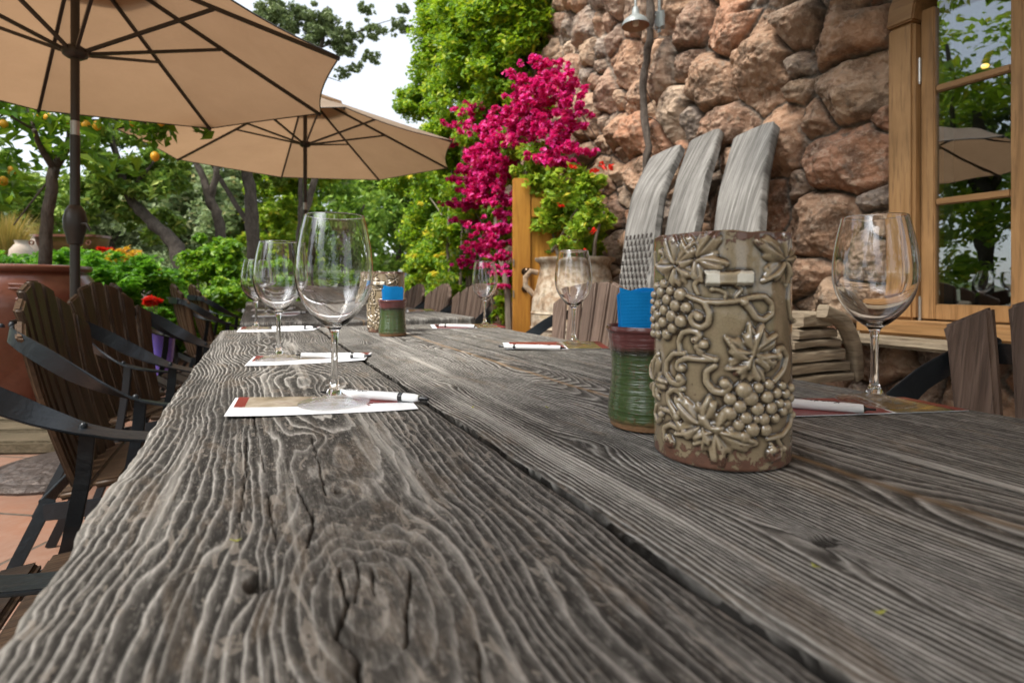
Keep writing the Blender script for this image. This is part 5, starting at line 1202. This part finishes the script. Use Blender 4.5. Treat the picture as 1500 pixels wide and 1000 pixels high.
gl = [(760, 180, 50, 50), (720, 250, 40, 50), (730, 340, 26, 60), (745, 420, 24, 40), (700, 330, 26, 40), (790, 150, 40, 40), (735, 300, 30, 50), (712, 440, 24, 30), (728, 455, 24, 20)]
leafcloud('foliage', clumps(sft([ellx(x, y, 2.02, rx, ry, .15) for x, y, rx, ry in gl], o0), 3600, .35, 14, .1, 23), .032, G['ivyw'], root, 24, .3, .6)

# hanging vine stem and barn lamp on the wall
p = [onX(x, y, 2.2) for x, y in ((950, -90), (951, 0), (954, 40), (948, 80), (941, 120), (943, 170), (950, 215), (945, 262), (948, 300), (952, 380), (950, 470))]
root = empty('climbing_vine', (p[-1].x, p[-1].y, 0), 0, 'dark bare twisting vine stem running up the stone wall beside the barn lamp', 'vine'); o0 = Vector(root.location); P = []
for i in range(len(p) - 1):
    for q in range(4): P.append(p[i].lerp(p[i + 1], q / 4) - o0)
P += [p[-1] - o0, Vector((0, 0, 0))]; rr = random.Random(4)
P = [P[0]] + [(P[i - 1] + P[i] * 2 + P[i + 1]) / 4 + Vector((rr.uniform(-1, 1), rr.uniform(-1, 1), 0)) * .006 for i in range(1, len(P) - 1)] + [P[-1]]
MB().tube(P, [.022 + .003 * math.sin(i * 1.3) + .003 * rr.random() for i in range(len(P))], 12).build('stem', M['bark'], root)
mb = MB()
for i in range(12): a = P[2 + i * 2]; branch(mb, a, a + Vector((rr.uniform(-.02, .1), rr.uniform(-.12, .04), rr.uniform(-.2, -.02))), .004, .0015, .15, i + 200, 5, 5)
mb.build('tendrils', M['bark'], root)
lp = onX(931, 30, 2.05); root = empty('barn_lamp', lp, 0, 'grey enamel barn lamp on a bent arm on the stone wall', 'lamp', sc=.70)
EN = plain('grey_enamel', (.24, .26, .25), .45, .1, .15, 30, .0005); EI = plain('rusty_enamel', (.34, .2, .12), .6, 0, .3, 30, .001)
s_ = 1.0
MB().lathe([(.115, -.05), (.112, -.03), (.095, 0), (.06, .028), (.032, .045), (.028, .09), (.02, .11), (0, .112)], n=40).build('shade', EN, root, ang=70)
MB().lathe([(.112, -.05), (.109, -.031), (.092, -.003), (.058, .024), (.0, .034)], n=40).build('shade_lining', EI, root, ang=70)
MB().lathe([(0, -.05), (.022, -.045), (.03, -.02), (.02, .01), (.014, .03)], n=16).build('bulb', plain('frosted_glass', (.6, .55, .45), .4), root)
MB().tube([(0, 0, .11), (0, 0, .2), (.04, 0, .28), (.12, 0, .31), (.25, 0, .29)], .011, 10).build('arm', EN, root)
bx = onX(966, 30, 2.27); root = empty('junction_box', bx, 0, 'small rounded grey metal box on the wall just right of the barn lamp', 'junction box')
MB().box((0, 0, 0), (.07, .075, .15)).build('cover', EN, root, bevel=.028, seg=4); MB().lathe([(.012, 0), (.010, .004), (0, .005)], n=12).build('screw', M['alu'], root)
kids(root)[-1].rotation_euler = (0, R_(-90), 0); kids(root)[-1].location = (-.036, 0, .02)
MB().tube([(0, 0, .07), (0, .01, .5), (.0, 0, 1.0)], .009, 8).build('conduit', EN, root)

# ---------------------------------------------------------------- pots and planting at left
def jar(px, pyt, pyb, wpx, Z, label, mat, prof, name='garden_jar', cat='jar'):
    c = W(px, 418, Z); zt = W(px, pyt, Z).z; zb = W(px, pyb, Z).z; R = wpx / 2 * Z / FPX
    root = empty(name, (c.x, c.y, zb), 0, label, cat); H = zt - zb
    MB().lathe([(r * R, z * H) for r, z in prof], n=40).build('body', mat, root, ang=75); return root, H, R, c
JP = [(0, 0), (.45, 0), (.5, .03), (.85, .3), (1, .52), (.93, .72), (.6, .86), (.5, .9), (.56, .97), (.6, 1), (.48, 1), (.42, .9), (.0, .85)]
CJ = glazed('pale_clay', (.5, .4, .32), (.62, .54, .46), .7, 4, 0)
rk = MB(); Z8 = 8.0
root, H, R, c = jar(32, 352, 402, 30, 7.2, 'round cream clay jar with a narrow neck, on the garden bed at left', CJ, JP)
root, H, R, c = jar(53, 344, 400, 24, 7.6, 'pale grey clay jar standing behind the round cream one', CJ, JP)
# long planter trough
pa, pb = W(62, 418, 6.9), W(152, 418, 6.9); zt, zb = W(60, 345, 6.9).z, W(60, 372, 6.9).z; mid = (pa + pb) / 2
root = empty('trough_planter', (mid.x, mid.y, zb), -YAW, 'long red brown clay trough on its ledge above the green ground cover', 'planter'); L_ = (pb - pa).length / 2; hh = zt - zb
mb = MB(); n = 12; V = []
for i, (lx, zz, wy) in enumerate(((.82, 0, .10), (.9, .1, .13), (.97, .5, .17), (1.0, .85, .19), (1.03, .87, .205), (1.03, 1.0, .205), (.99, 1.0, .18), (.96, .8, .16), (.9, .75, .12))):
    for k in range(40):
        a = 2 * math.pi * k / 40; ca, sa = math.cos(a), math.sin(a); e = 5; q = 1 / (abs(ca) ** e + abs(sa) ** e) ** (1 / e); V.append((ca * q * L_ * lx, sa * q * wy, zz * hh))
mb.add(V, [(i * 40 + k, i * 40 + (k + 1) % 40, i * 40 + 40 + (k + 1) % 40, i * 40 + 40 + k) for i in range(8) for k in range(40)] + [tuple(range(39, -1, -1)), tuple(8 * 40 + k for k in range(40))])
mb.build('body', JM, root, ang=60)
mb = MB(); mb.lathe([(.035, -.012), (.052, -.012), (.052, .012), (.035, .012)], n=20, closed=True); o = mb.build('ring_handle', JM, root); o.scale = (.6, .6, .6); o.location = (L_ * .9, -.2, hh * .55); o.rotation_euler = (R_(90), 0, 0)
mb = MB(); mb.lathe([(.035, -.012), (.052, -.012), (.052, .012), (.035, .012)], n=20, closed=True); o = mb.build('ring_handle', JM, root); o.scale = (.6, .6, .6); o.location = (-L_ * .9, -.2, hh * .55); o.rotation_euler = (R_(90), 0, 0)
# low stone-faced bank that carries the pots and the ground cover
bank = MB(); B0 = [W(x, 418, z) for x, z in ((-260, 5.4), (60, 5.5), (150, 5.6), (225, 6.0), (262, 6.8), (262, 8.5), (180, 9.5), (-300, 9.5))]
m_ = len(B0); V = [(p.x, p.y, -.02) for p in B0] + [(p.x * .98 + W(80, 418, 7.5).x * .02, p.y * .98 + W(80, 418, 7.5).y * .02, z) for p, z in zip(B0, (.7, .75, .75, .55, .45, .75, 1.0, 1.05))]
cc_ = W(50, 418, 7.3); V.append((cc_.x, cc_.y, 1.05))
bank.add(V, [(i, (i + 1) % m_, m_ + (i + 1) % m_, m_ + i) for i in range(m_)] + [(m_ + i, m_ + (i + 1) % m_, 2 * m_) for i in range(m_)])
o = bank.build('planted_bank', M['soil']); tag(o, kind='structure')
hd = []
for (x, y, Z, rx, ry) in ((-60, 395, 6.0, 90, 30), (30, 398, 6.2, 70, 24), (110, 395, 6.0, 60, 30), (170, 405, 5.9, 60, 40), (215, 425, 6.0, 46, 50), (140, 430, 5.6, 60, 45), (80, 430, 5.5, 60, 45), (0, 440, 5.5, 70, 45), (185, 450, 5.7, 50, 48), (235, 455, 6.3, 30, 44), (-110, 430, 5.5, 80, 50), (120, 385, 6.6, 60, 16), (60, 388, 6.7, 40, 14), (200, 400, 6.6, 40, 24)):
    hd.append(ell(x, y, Z, rx, ry, .3))
o = leafcloud('ground_cover', clumps(hd, 21000, .3, 30, .35, 31), .04, G['hedge'], None, 32, .9, .5); tag(o, 'mounded bright green ground cover below the trough and pots', 'ground cover', None, 'stuff')
gc = W(10, 418, 7.6); root = empty('ornamental_grass', (gc.x, gc.y, W(10, 385, 7.6).z), 0, 'clump of tall golden ornamental grass behind the cream jar', 'grass clump')
r = np.random.default_rng(33); n = 900; a = r.uniform(0, 6.28, n); rad = r.uniform(0, .22, n); lean = r.uniform(.0, .45, n); hgt = r.uniform(.35, .75, n); V = []; w = .004
b0 = np.stack([rad * np.cos(a), rad * np.sin(a), 0 * a], 1); d = np.stack([np.cos(a) * lean, np.sin(a) * lean, hgt], 1); tn = np.stack([-np.sin(a), np.cos(a), 0 * a], 1) * w
md = b0 + d * np.array((.35, .35, .6)); V = np.stack([b0 - tn, b0 + tn, md + tn, md - tn, b0 + d, b0 + d + tn * .2], 1).reshape(-1, 3); i = np.arange(n) * 6
npmesh('blades', V, np.concatenate([np.stack([i, i + 1, i + 2, i + 3], 1), np.stack([i + 3, i + 2, i + 5, i + 4], 1)]), G['dryg'], root, False)
fc = W(160, 418, 6.3); root = empty('red_flower_clump', (fc.x, fc.y, .95), 0, 'small clump of red and orange flowers at the right end of the trough', 'flowers'); o0 = np.array(root.location)
leafcloud('petals', clumps(sft([ell(153, 366, 6.3, 7, 4, .08)], o0), 60, .5, 5, 0, 35), .03, G['red'], root, 36, .8)
leafcloud('orange_leaves', clumps(sft([ell(185, 372, 6.4, 22, 9, .2), ell(228, 402, 6.3, 8, 12, .1), ell(165, 378, 6.2, 8, 6, .1)], o0), 260, .4, 10, 0, 37), .032, G['yel'], root, 38, .6)
MB().tube([(0, 0, -.3), (0, 0, .28)], .01, 6).build('stem', M['twig'], root)
PP_ = glazed('cobalt_purple_glaze', (.10, .08, .42), (.16, .1, .5), .2, 5, .5)
root, H, R, c = jar(238, 484, 517, 34, 5.4, 'glossy purple blue pot on the patio below the red geranium', PP_, [(0, 0), (.6, 0), (.62, .03), (.85, .5), (1, .93), (1.06, .95), (1.06, 1), (.95, 1), (.9, .9), (0, .88)], 'glazed_pot', 'pot'); root.location.z = 0
PO = root; POb = kids(root)[0]; POb.scale = (1, 1, W(238, 484, 5.4).z / H)
zt = W(238, 484, 5.4).z; root = empty('geranium', (c.x, c.y, zt - .05), 0, 'red geranium blooming above the purple pot at left', 'plant'); o0 = np.array(root.location)
leafcloud('leaves', clumps(sft([ell(234, 466, 5.4, 24, 16, .13)], o0), 420, .4, 14, .1, 41), .032, G['hedge'], root, 42, .6, .8)
leafcloud('petals', clumps(sft([ell(224, 441, 5.2, 17, 6, .08)], o0), 700, .5, 10, 0, 43), .02, G['red'], root, 44, .5, .8)
mb = MB()
for i in range(5): branch(mb, (0, 0, 0), Vector(ell(214 + i * 4, 444, 5.25, 1, 1)[:3]) - Vector(o0), .006, .004, .05, 300 + i)
mb.build('stems', M['twig'], root)
# ivy mound
r0 = W(318, 418, 7.2); root = empty('ivy_mound', (r0.x, r0.y, 0), 0, 'rounded mound of dense ivy at the end of the patio, left of the wine glasses', 'shrub'); o0 = np.array(root.location)
iv = [ell(x, y, Z, rx, ry, d) for x, y, Z, rx, ry, d in ((310, 385, 7.6, 44, 42, .5), (345, 400, 7.4, 34, 46, .4), (290, 430, 7.0, 40, 44, .4), (325, 450, 6.8, 44, 40, .4), (270, 465, 6.8, 34, 36, .35), (300, 480, 6.6, 40, 30, .3), (360, 440, 7.4, 26, 36, .3), (390, 430, 8.5, 40, 26, .4), (430, 425, 9.5, 40, 18, .4), (255, 490, 6.9, 26, 30, .3), (405, 400, 9, 36, 20, .4))]
leafcloud('foliage', clumps(sft(iv, o0), 26000, .3, 30, .5, 51), .042, G['ivy'], root, 52, .35, .62, nrm=np.array((.1, -.5, 0)))
mb = MB()
for i in range(8): branch(mb, (-.5 + i * .14, 0, 0), (-.6 + i * .17, .1, 1.1), .02, .01, .05, 320 + i)
mb.build('stems', M['twig'], root)

# ---------------------------------------------------------------- trees behind
def tree(name, base, limbs, crown, n, size, mat, label, seed, sub=.32, k=24, shell=.45, group='trees behind the patio', asp=.5):
    Zb = base[2]; c = W(base[0], 418, Zb); root = empty(name, (c.x, c.y, 0), 0, label, 'tree', group); o0 = Vector(root.location); mb = MB()
    # limbs that continue one another become one smooth tapering tube
    chains = []
    for l in limbs:
        hit = next((c for c in chains if c[-1][0] == l[0] and abs(c[-1][1] - l[2]) < .35 * l[2] + .02 and not c[-1][2]), None)
        if hit: hit[-1] = (hit[-1][0], hit[-1][1], True); hit.append((l[1], l[3], False))
        else: chains.append([(l[0], l[2], True), (l[1], l[3], False)])
    for ci, c in enumerate(chains):
        P = [W(p[0][0], p[0][1], Zb) - o0 for p in c]; Rr = [p[1] for p in c]
        if ci == 0: P[0].z = -.05
        rr_ = random.Random(seed * 7 + ci); Q = [P[0]] + P + [P[-1] * 2 - P[-2]]; pts = []; rad = []
        if ci: Q[0] = P[0] - (P[1] - P[0]) * .3
        else: Q[0] = P[0] - (P[1] - P[0]) * .3
        for i in range(1, len(Q) - 2):
            for q in range(9):
                t = q / 9; v = (2 * Q[i] + (Q[i + 1] - Q[i - 1]) * t + (2 * Q[i - 1] - 5 * Q[i] + 4 * Q[i + 1] - Q[i + 2]) * t * t + (3 * Q[i] - Q[i - 1] - 3 * Q[i + 1] + Q[i + 2]) * t ** 3) * .5
                r_ = Rr[i - 1] * (1 - t) + Rr[i] * t; pts.append(v + Vector((rr_.uniform(-1, 1), rr_.uniform(-1, 1), 0)) * r_ * .16); rad.append(r_ * rr_.uniform(.74, .9))
        pts.append(P[-1]); rad.append(Rr[-1]); mb.tube(pts, rad, 12)
    for i, (a, b, r0, r1) in enumerate([]):
        pa = W(a[0], a[1], a[2] if len(a) > 2 else Zb) - o0; pb = W(b[0], b[1], b[2] if len(b) > 2 else Zb) - o0
        if i == 0: pa.z = -.05
        branch(mb, pa, pb, r0, r1, .05, seed * 10 + i, 9, 10)
    mb.build('trunk', M['bark'], root, ang=100)
    cr = [ell(x, y, Z, rx, ry, (rx + ry) / 2 * Z / FPX * .8) for x, y, Z, rx, ry in crown]
    leafcloud('crown', clumps(sft(cr, np.array(o0)), n, sub, k, shell, seed), size, mat, root, seed + 1, .35, asp)
    return root
tree('oak_tree', (285, 0, 8.6), [((283, 500), (262, 372), .15, .14), ((262, 372), (222, 325), .14, .11), ((222, 325), (188, 285), .11, .085), ((188, 285), (160, 190), .08, .04), ((188, 285), (230, 230), .05, .02)],
     [(190, 270, 8.6, 60, 46), (140, 300, 8.8, 46, 40), (240, 255, 9, 46, 34), (170, 220, 8.6, 60, 36), (230, 330, 9.4, 40, 26), (60, 300, 9.4, 60, 40), (-20, 260, 9, 60, 50)], 12000, .062, G['oak'], 'oak with a thick trunk leaning to the left above the ground cover', 61)
tree('oak_tree', (330, 0, 9.6), [((330, 480), (322, 340), .12, .11), ((322, 340), (307, 290), .11, .095), ((307, 290), (285, 235), .07, .055), ((309, 292), (320, 235), .07, .055), ((285, 235), (230, 170), .05, .025), ((320, 235), (330, 150), .05, .03)],
     [(250, 205, 10, 55, 30), (300, 190, 10, 50, 40), (340, 200, 10, 50, 40), (220, 180, 10.5, 50, 40), (280, 130, 10, 60, 50)], 7000, .065, G['oak'], 'oak whose trunk forks into two dark limbs under the farther umbrella', 63)
tree('oak_tree', (370, 0, 10.2), [((372, 480), (370, 330), .15, .14), ((370, 330), (363, 230), .13, .11), ((366, 330), (327, 270), .07, .05), ((327, 270), (290, 200), .05, .03), ((363, 230), (380, 130), .1, .05)],
     [(330, 120, 10.5, 60, 40), (380, 190, 10.5, 60, 30), (400, 250, 11.5, 40, 26)], 4200, .065, G['oak'], 'oak with an upright trunk and one long limb reaching left, left of the wine glasses', 65)
tree('oak_tree', (428, 0, 11.0), [((430, 470), (440, 340), .12, .10), ((440, 340), (462, 262), .10, .08), ((440, 340), (440, 230), .06, .05), ((462, 262), (480, 190), .08, .05)],
     [(470, 235, 12, 60, 28), (420, 300, 12.5, 34, 50), (400, 330, 12, 24, 36), (440, 250, 12, 50, 26)], 6500, .07, G['fresh'], 'bright leaved oak whose trunk stands behind the farther umbrella pole', 67)
tree('tall_oak_tree', (520, 0, 15), [((470, 470), (430, 300), .25, .2), ((430, 300), (415, 190), .2, .14), ((415, 150), (445, 100), .12, .09), ((445, 100), (470, 70), .09, .06), ((470, 70), (480, 10), .05, .03), ((415, 190), (415, 150), .14, .12), ((470, 70), (540, 40), .035, .015), ((445, 100), (400, 50), .05, .02), ((540, 40), (590, 25), .02, .008), ((480, 60), (520, 85), .02, .008), ((470, 110), (500, 120), .02, .008)],
     [(395, 25, 15, 34, 22), (440, 60, 15, 34, 26), (415, 95, 15, 40, 30), (400, 140, 15, 40, 30), (470, 50, 15, 26, 18), (510, 50, 15, 26, 14), (545, 45, 15, 26, 12), (585, 40, 15, 20, 12), (545, 85, 15, 22, 8), (505, 75, 15, 20, 10), (520, 100, 15, 14, 8), (535, 15, 15, 18, 8), (590, 15, 15, 12, 8), (440, 25, 15, 22, 16), (370, 90, 15, 40, 34), (500, 108, 15, 14, 8), (455, 130, 15, 14, 16), (480, 30, 15, 14, 12), (420, 30, 15, 50, 26), (430, 120, 15, 40, 34), (390, 70, 15, 40, 40), (470, 30, 15, 30, 24), (500, 60, 15, 24, 20)], 32000, .055, G['oaks'], 'tall dark oak standing against the white sky above the umbrellas', 69, .28, 22, .2)
BGT = [(60, 14, [(60, 330, 60, 60), (10, 300, 60, 60), (-60, 320, 70, 80), (100, 300, 50, 50), (20, 350, 60, 40)], 'oak', 'dark rounded evergreen behind the golden grass'),
       (160, 20, [(150, 310, 60, 40), (200, 320, 60, 50), (130, 330, 50, 50), (190, 270, 30, 20)], 'oaks', 'hazy distant oak seen between the umbrella pole and the leaning trunk'),
       (265, 16, [(260, 300, 60, 60), (300, 340, 50, 60), (230, 280, 50, 50), (290, 270, 40, 40)], 'pale', 'pale olive green tree behind the forked oak'),
       (345, 15, [(340, 290, 40, 60), (345, 350, 40, 60), (370, 310, 26, 50)], 'pale', 'pale olive green tree seen between the two upright trunks'),
       (410, 14, [(405, 300, 44, 50), (400, 350, 44, 46), (430, 380, 40, 40), (390, 270, 30, 30)], 'fresh', 'yellow green tree behind the second wine glass'),
       (500, 19, [(490, 290, 50, 50), (520, 330, 56, 60), (470, 350, 50, 50), (500, 390, 60, 36), (480, 270, 40, 26)], 'oakm', 'mid green tree filling the gap right of the largest glass'),
       (580, 22, [(560, 300, 50, 50), (600, 330, 50, 60), (575, 260, 50, 36), (560, 370, 60, 36), (620, 290, 40, 60), (610, 240, 40, 30)], 'oakm', 'mid green tree behind the parked cars, under the farther canopy'),
       (-130, 13, [(-120, 200, 90, 90), (-150, 300, 90, 90), (-40, 190, 50, 40)], 'oak', 'oak at the far left edge behind the lemon tree'),
       (640, 24, [(640, 360, 50, 50), (600, 395, 40, 26), (660, 300, 40, 60)], 'oak', 'darker tree far behind the parked cars'),
       (540, 26, [(540, 250, 60, 40), (500, 240, 60, 36), (580, 230, 46, 34), (530, 290, 60, 50)], 'oaks', 'grey green oak at the back, just under the farther canopy'),
       (80, 24, [(20, 280, 60, 34), (110, 300, 60, 40), (190, 300, 60, 40), (250, 280, 60, 34), (320, 260, 50, 40)], 'oaks', 'wide hazy oak at the back of the garden')]
G['oakm'] = leafmat('mid_leaves', [(0, (.06, .14, .015)), (.5, (.15, .28, .035)), (.9, (.28, .42, .06)), (1, (.44, .5, .07))], .38, (.3, .45, .04))
for i, (px, Z, cr, mt, lab) in enumerate(BGT):
    tree('background_tree', (px, 0, Z), [((px, 500), (px + 5, 380), .2, .16), ((px + 5, 380), (px - 5, 300), .14, .06), ((px + 5, 360), (px + 34, 300), .08, .03), ((px, 370), (px - 34, 310), .08, .03)],
         [(x, y, Z, rx, ry) for x, y, rx, ry in cr], 7500, .0052 * Z + .018, G[mt], lab, 100 + 3 * i, .33, 30, .5, 'trees beyond the garden')
# low shrubs filling the far edge of the garden
o = leafcloud('far_undergrowth', clumps([ell(x, 425 - 8 * (k % 2), Z, 60, 22, 1.2) for k, (x, Z) in enumerate(((-200, 13), (-100, 13), (0, 13), (100, 12), (200, 12), (290, 13), (380, 13), (470, 14), (540, 27), (620, 36), (700, 36)))], 15000, .3, 26, .3, 151), .085, G['oakm'], None, 152, .5, .5)
tag(o, 'mass of low green undergrowth under the background trees', 'undergrowth', None, 'stuff')
o = leafcloud('far_woodland', clumps([ell(x, y, Z, 130, 80, 3) for x, y, Z in ((-400, 330, 34), (-250, 310, 36), (-100, 330, 36), (60, 345, 38), (220, 340, 40), (380, 335, 42), (540, 320, 44), (660, 330, 42))], 26000, .25, 60, .3, 161), .2, G['oaks'], None, 162, .5, .5)
tag(o, 'distant woodland closing the view behind the garden trees', 'woodland', None, 'stuff')

# garden that only the window and the glasses mirror (left of and behind the camera)
for i, (x, y, hgt, mt, lab) in enumerate(((-9, 2.5, 7.5, 'oakm', 'broad green tree outside the frame, level with the near table'), (-9.5, -3.5, 6, 'oak', 'dark oak outside the frame, behind and left of the camera'), (-10, 6.5, 8, 'fresh', 'light green tree outside the frame at the left end of the garden'),
        (-12, 9.5, 9, 'oak', 'tall oak outside the frame, past the light green tree'), (-4.5, -7, 8, 'oakm', 'broad tree outside the frame behind the table'), (1, -8.5, 7.5, 'oak', 'dark oak outside the frame straight behind the camera'), (-12.5, 4.5, 9, 'oaks', 'grey green oak outside the frame, farthest to the left'))):
    root = empty('garden_tree', (x, y, 0), 0, lab, 'tree'); mb = MB(); branch(mb, (0, 0, 0), (.2, .1, hgt * .6), .2, .1, .05, 400 + i)
    for k in range(5): branch(mb, (.1, .05, hgt * .35), (1.4 * math.cos(k * 1.3), 1.4 * math.sin(k * 1.3), hgt * .75), .08, .03, .08, 410 + i * 7 + k)
    mb.build('trunk', M['bark'], root, ang=100)
    leafcloud('crown', clumps([(0, 0, hgt * .72, 2.2, 2.2, 2.0), (.9, 1.2, hgt * .5, 1.5, 1.5, 1.3), (-.6, -1.2, hgt * .45, 1.6, 1.6, 1.3), (.9, -.9, hgt * .4, 1.5, 1.5, 1.2), (.5, 0, hgt * .22, 1.6, 1.8, .9)], 9000, .3, 30, .4, 420 + i), .10, G[mt], root, 430 + i)

# ---------------------------------------------------------------- parked cars far away
def car(px, Z, rz, paint, label, rot_tail):
    c = W(px, 418, Z); root = empty('parked_car', (c.x, c.y, 0), rz, label, 'car', 'cars parked beyond the tables')
    def prism(y0, y1, prof, top_in=0):
        V = []; 
        for y, k in ((y0, 0), (y1, 1)):
            for x, z in prof:
                t = top_in * max(0, (z - .85)) ; V.append((x, y + (t if k == 0 else -t), z))
        n = len(prof); return V, [tuple(range(n)), tuple(range(2 * n - 1, n - 1, -1))] + [(i, i + n, (i + 1) % n + n, (i + 1) % n) for i in range(n)]
    body = [(-2.2, .35), (-2.25, .6), (-2.2, .86), (-1.5, .93), (1.0, .93), (1.95, .8), (2.2, .62), (2.2, .32), (1.75, .3), (1.7, .5), (1.5, .66), (1.25, .66), (1.05, .5), (1.0, .28), (-1.0, .28), (-1.05, .5), (-1.25, .66), (-1.5, .66), (-1.7, .5), (-1.75, .32)]
    MB().add(*prism(-.86, .86, body)).build('body', paint, root, bevel=.04)
    MB().add(*prism(-.80, .80, [(-2.0, .92), (-1.65, 1.36), (-1.3, 1.45), (.1, 1.47), (.5, 1.38), (1.15, .92)], .3)).build('cabin', M['carglass'], root, bevel=.03)
    MB().add(*prism(-.64, .64, [(-1.62, 1.37), (-1.3, 1.475), (.1, 1.495), (.45, 1.40), (.1, 1.44), (-1.3, 1.43)])).build('roof', paint, root, bevel=.01)
    for sx in (-1.37, 1.37):
        for sy in (-.80, .80):
            w = MB().lathe([(.2, -.1), (.32, -.1), (.335, -.06), (.335, .06), (.32, .1), (.2, .1)], n=24, closed=True).build('tyre', plain('tyre_rubber', (.015, .015, .015), .8) if 'tyre_rubber' not in bpy.data.materials else bpy.data.materials['tyre_rubber'], root); w.location = (sx, sy, .336); w.rotation_euler = (R_(90), 0, 0)
            w2 = MB().lathe([(0, -.08), (.2, -.09), (.2, .09), (0, .08)], n=20).build('rim', M['alu'], root); w2.location = (sx, sy, .336); w2.rotation_euler = (R_(90), 0, 0)
    for sy in (-.66, .66):
        MB().box((-2.235, sy, .72), (.06, .3, .16)).build('tail_light', M['tail'], root, bevel=.02); MB().box((2.16, sy, .66), (.08, .3, .12)).build('headlight', M['carglass'], root, bevel=.02)
    return root
M['carglass'] = plain('tinted_glass', (.04, .05, .055), .08, 0, .1, 3, .0001, .5); M['tail'] = plain('red_lens', (.6, .04, .04), .2, 0, .1, 3, .0001, .5)
PWt = plain('white_car_paint', (.75, .77, .8), .25, 0, .03, 3, .0001, .6); PSv = plain('silver_car_paint', (.45, .47, .5), .3, .4, .05, 3, .0001, .6); PRd = plain('red_car_paint', (.5, .06, .05), .25, 0, .05, 3, .0001, .6)
car(620, 20.5, R_(65), PWt, 'white car parked beyond the tables, nearest to the slender tree', 0)
car(578, 26, R_(75), PRd, 'red car parked beyond the tables, just right of the far relief vase', 0)
car(655, 25, R_(80), PSv, 'silver car parked farthest right, mostly hidden by the slender tree', 0)
car(530, 30, R_(85), PWt, 'white car parked beyond the tables, left of the far relief vase', 0)

# hills that close the horizon
r = np.random.default_rng(9); xs_ = np.linspace(-140, 140, 90); ts = np.linspace(0, 1, 14); Xh, Th = np.meshgrid(xs_, ts)
Yh = 60 + 60 * Th + .0 * Xh; Hh_ = (7 + 5 * fbm(Xh * .03, Th * 2, 5, 4)) * np.sin(Th * math.pi / 2) ** .6 - .3
hm = NM('wooded_hill'); c = hm.coord(); n = hm.noise(c, .6, 8, .7)
hm.fin(hm.ramp(n, [(.35, (.04, .07, .02)), (.5, (.09, .14, .04)), (.65, (.16, .2, .07))]), .95, hm.bump(hm.noise(c, .8, 6), 1.5))
o = npmesh('hills', np.stack([Xh, Yh, Hh_], -1).reshape(-1, 3), grid_faces(14, 90), hm.m, None, True); tag(o, kind='structure')

# withered leaf scraps blown onto the table
LS = plain('dry_leaf', (.3, .3, .05), .7)
for k, (px, py, lab) in enumerate(((345, 790, 'tiny yellow green leaf scrap on the coarse board left of the knots'), (1195, 828, 'tiny yellow leaf scrap beside the dark knot on the middle board'), (1288, 895, 'tiny yellow leaf scrap at the lower right of the middle board'), (692, 596, 'tiny leaf scrap just right of the seam beyond the nearest pen'), (802, 596, 'tiny leaf scrap on the middle board left of the green cup'))):
    p = T(px, py, TH + .0012); rz = k * 1.3; r_ = .0022
    mb = MB(); V = []
    for i in range(7):
        t = i / 6; w_ = .0013 * math.sin(math.pi * min(1, t * .95 + .03)); x = (t - .5) * .006
        V += [(x, -w_, .0006 * math.cos(t * 5)), (x, 0, .0009 * math.cos(t * 5) + .0002), (x, w_, .0007 * math.cos(t * 5))]
    mb.add(V, [(3 * i + j, 3 * i + j + 1, 3 * i + j + 4, 3 * i + j + 3) for i in range(6) for j in (0, 1)])
    o = mb.build('leaf_scrap', LS); o.location = p; o.rotation_euler.z = rz; tag(o, lab, 'leaf', 'leaf scraps on the near table')
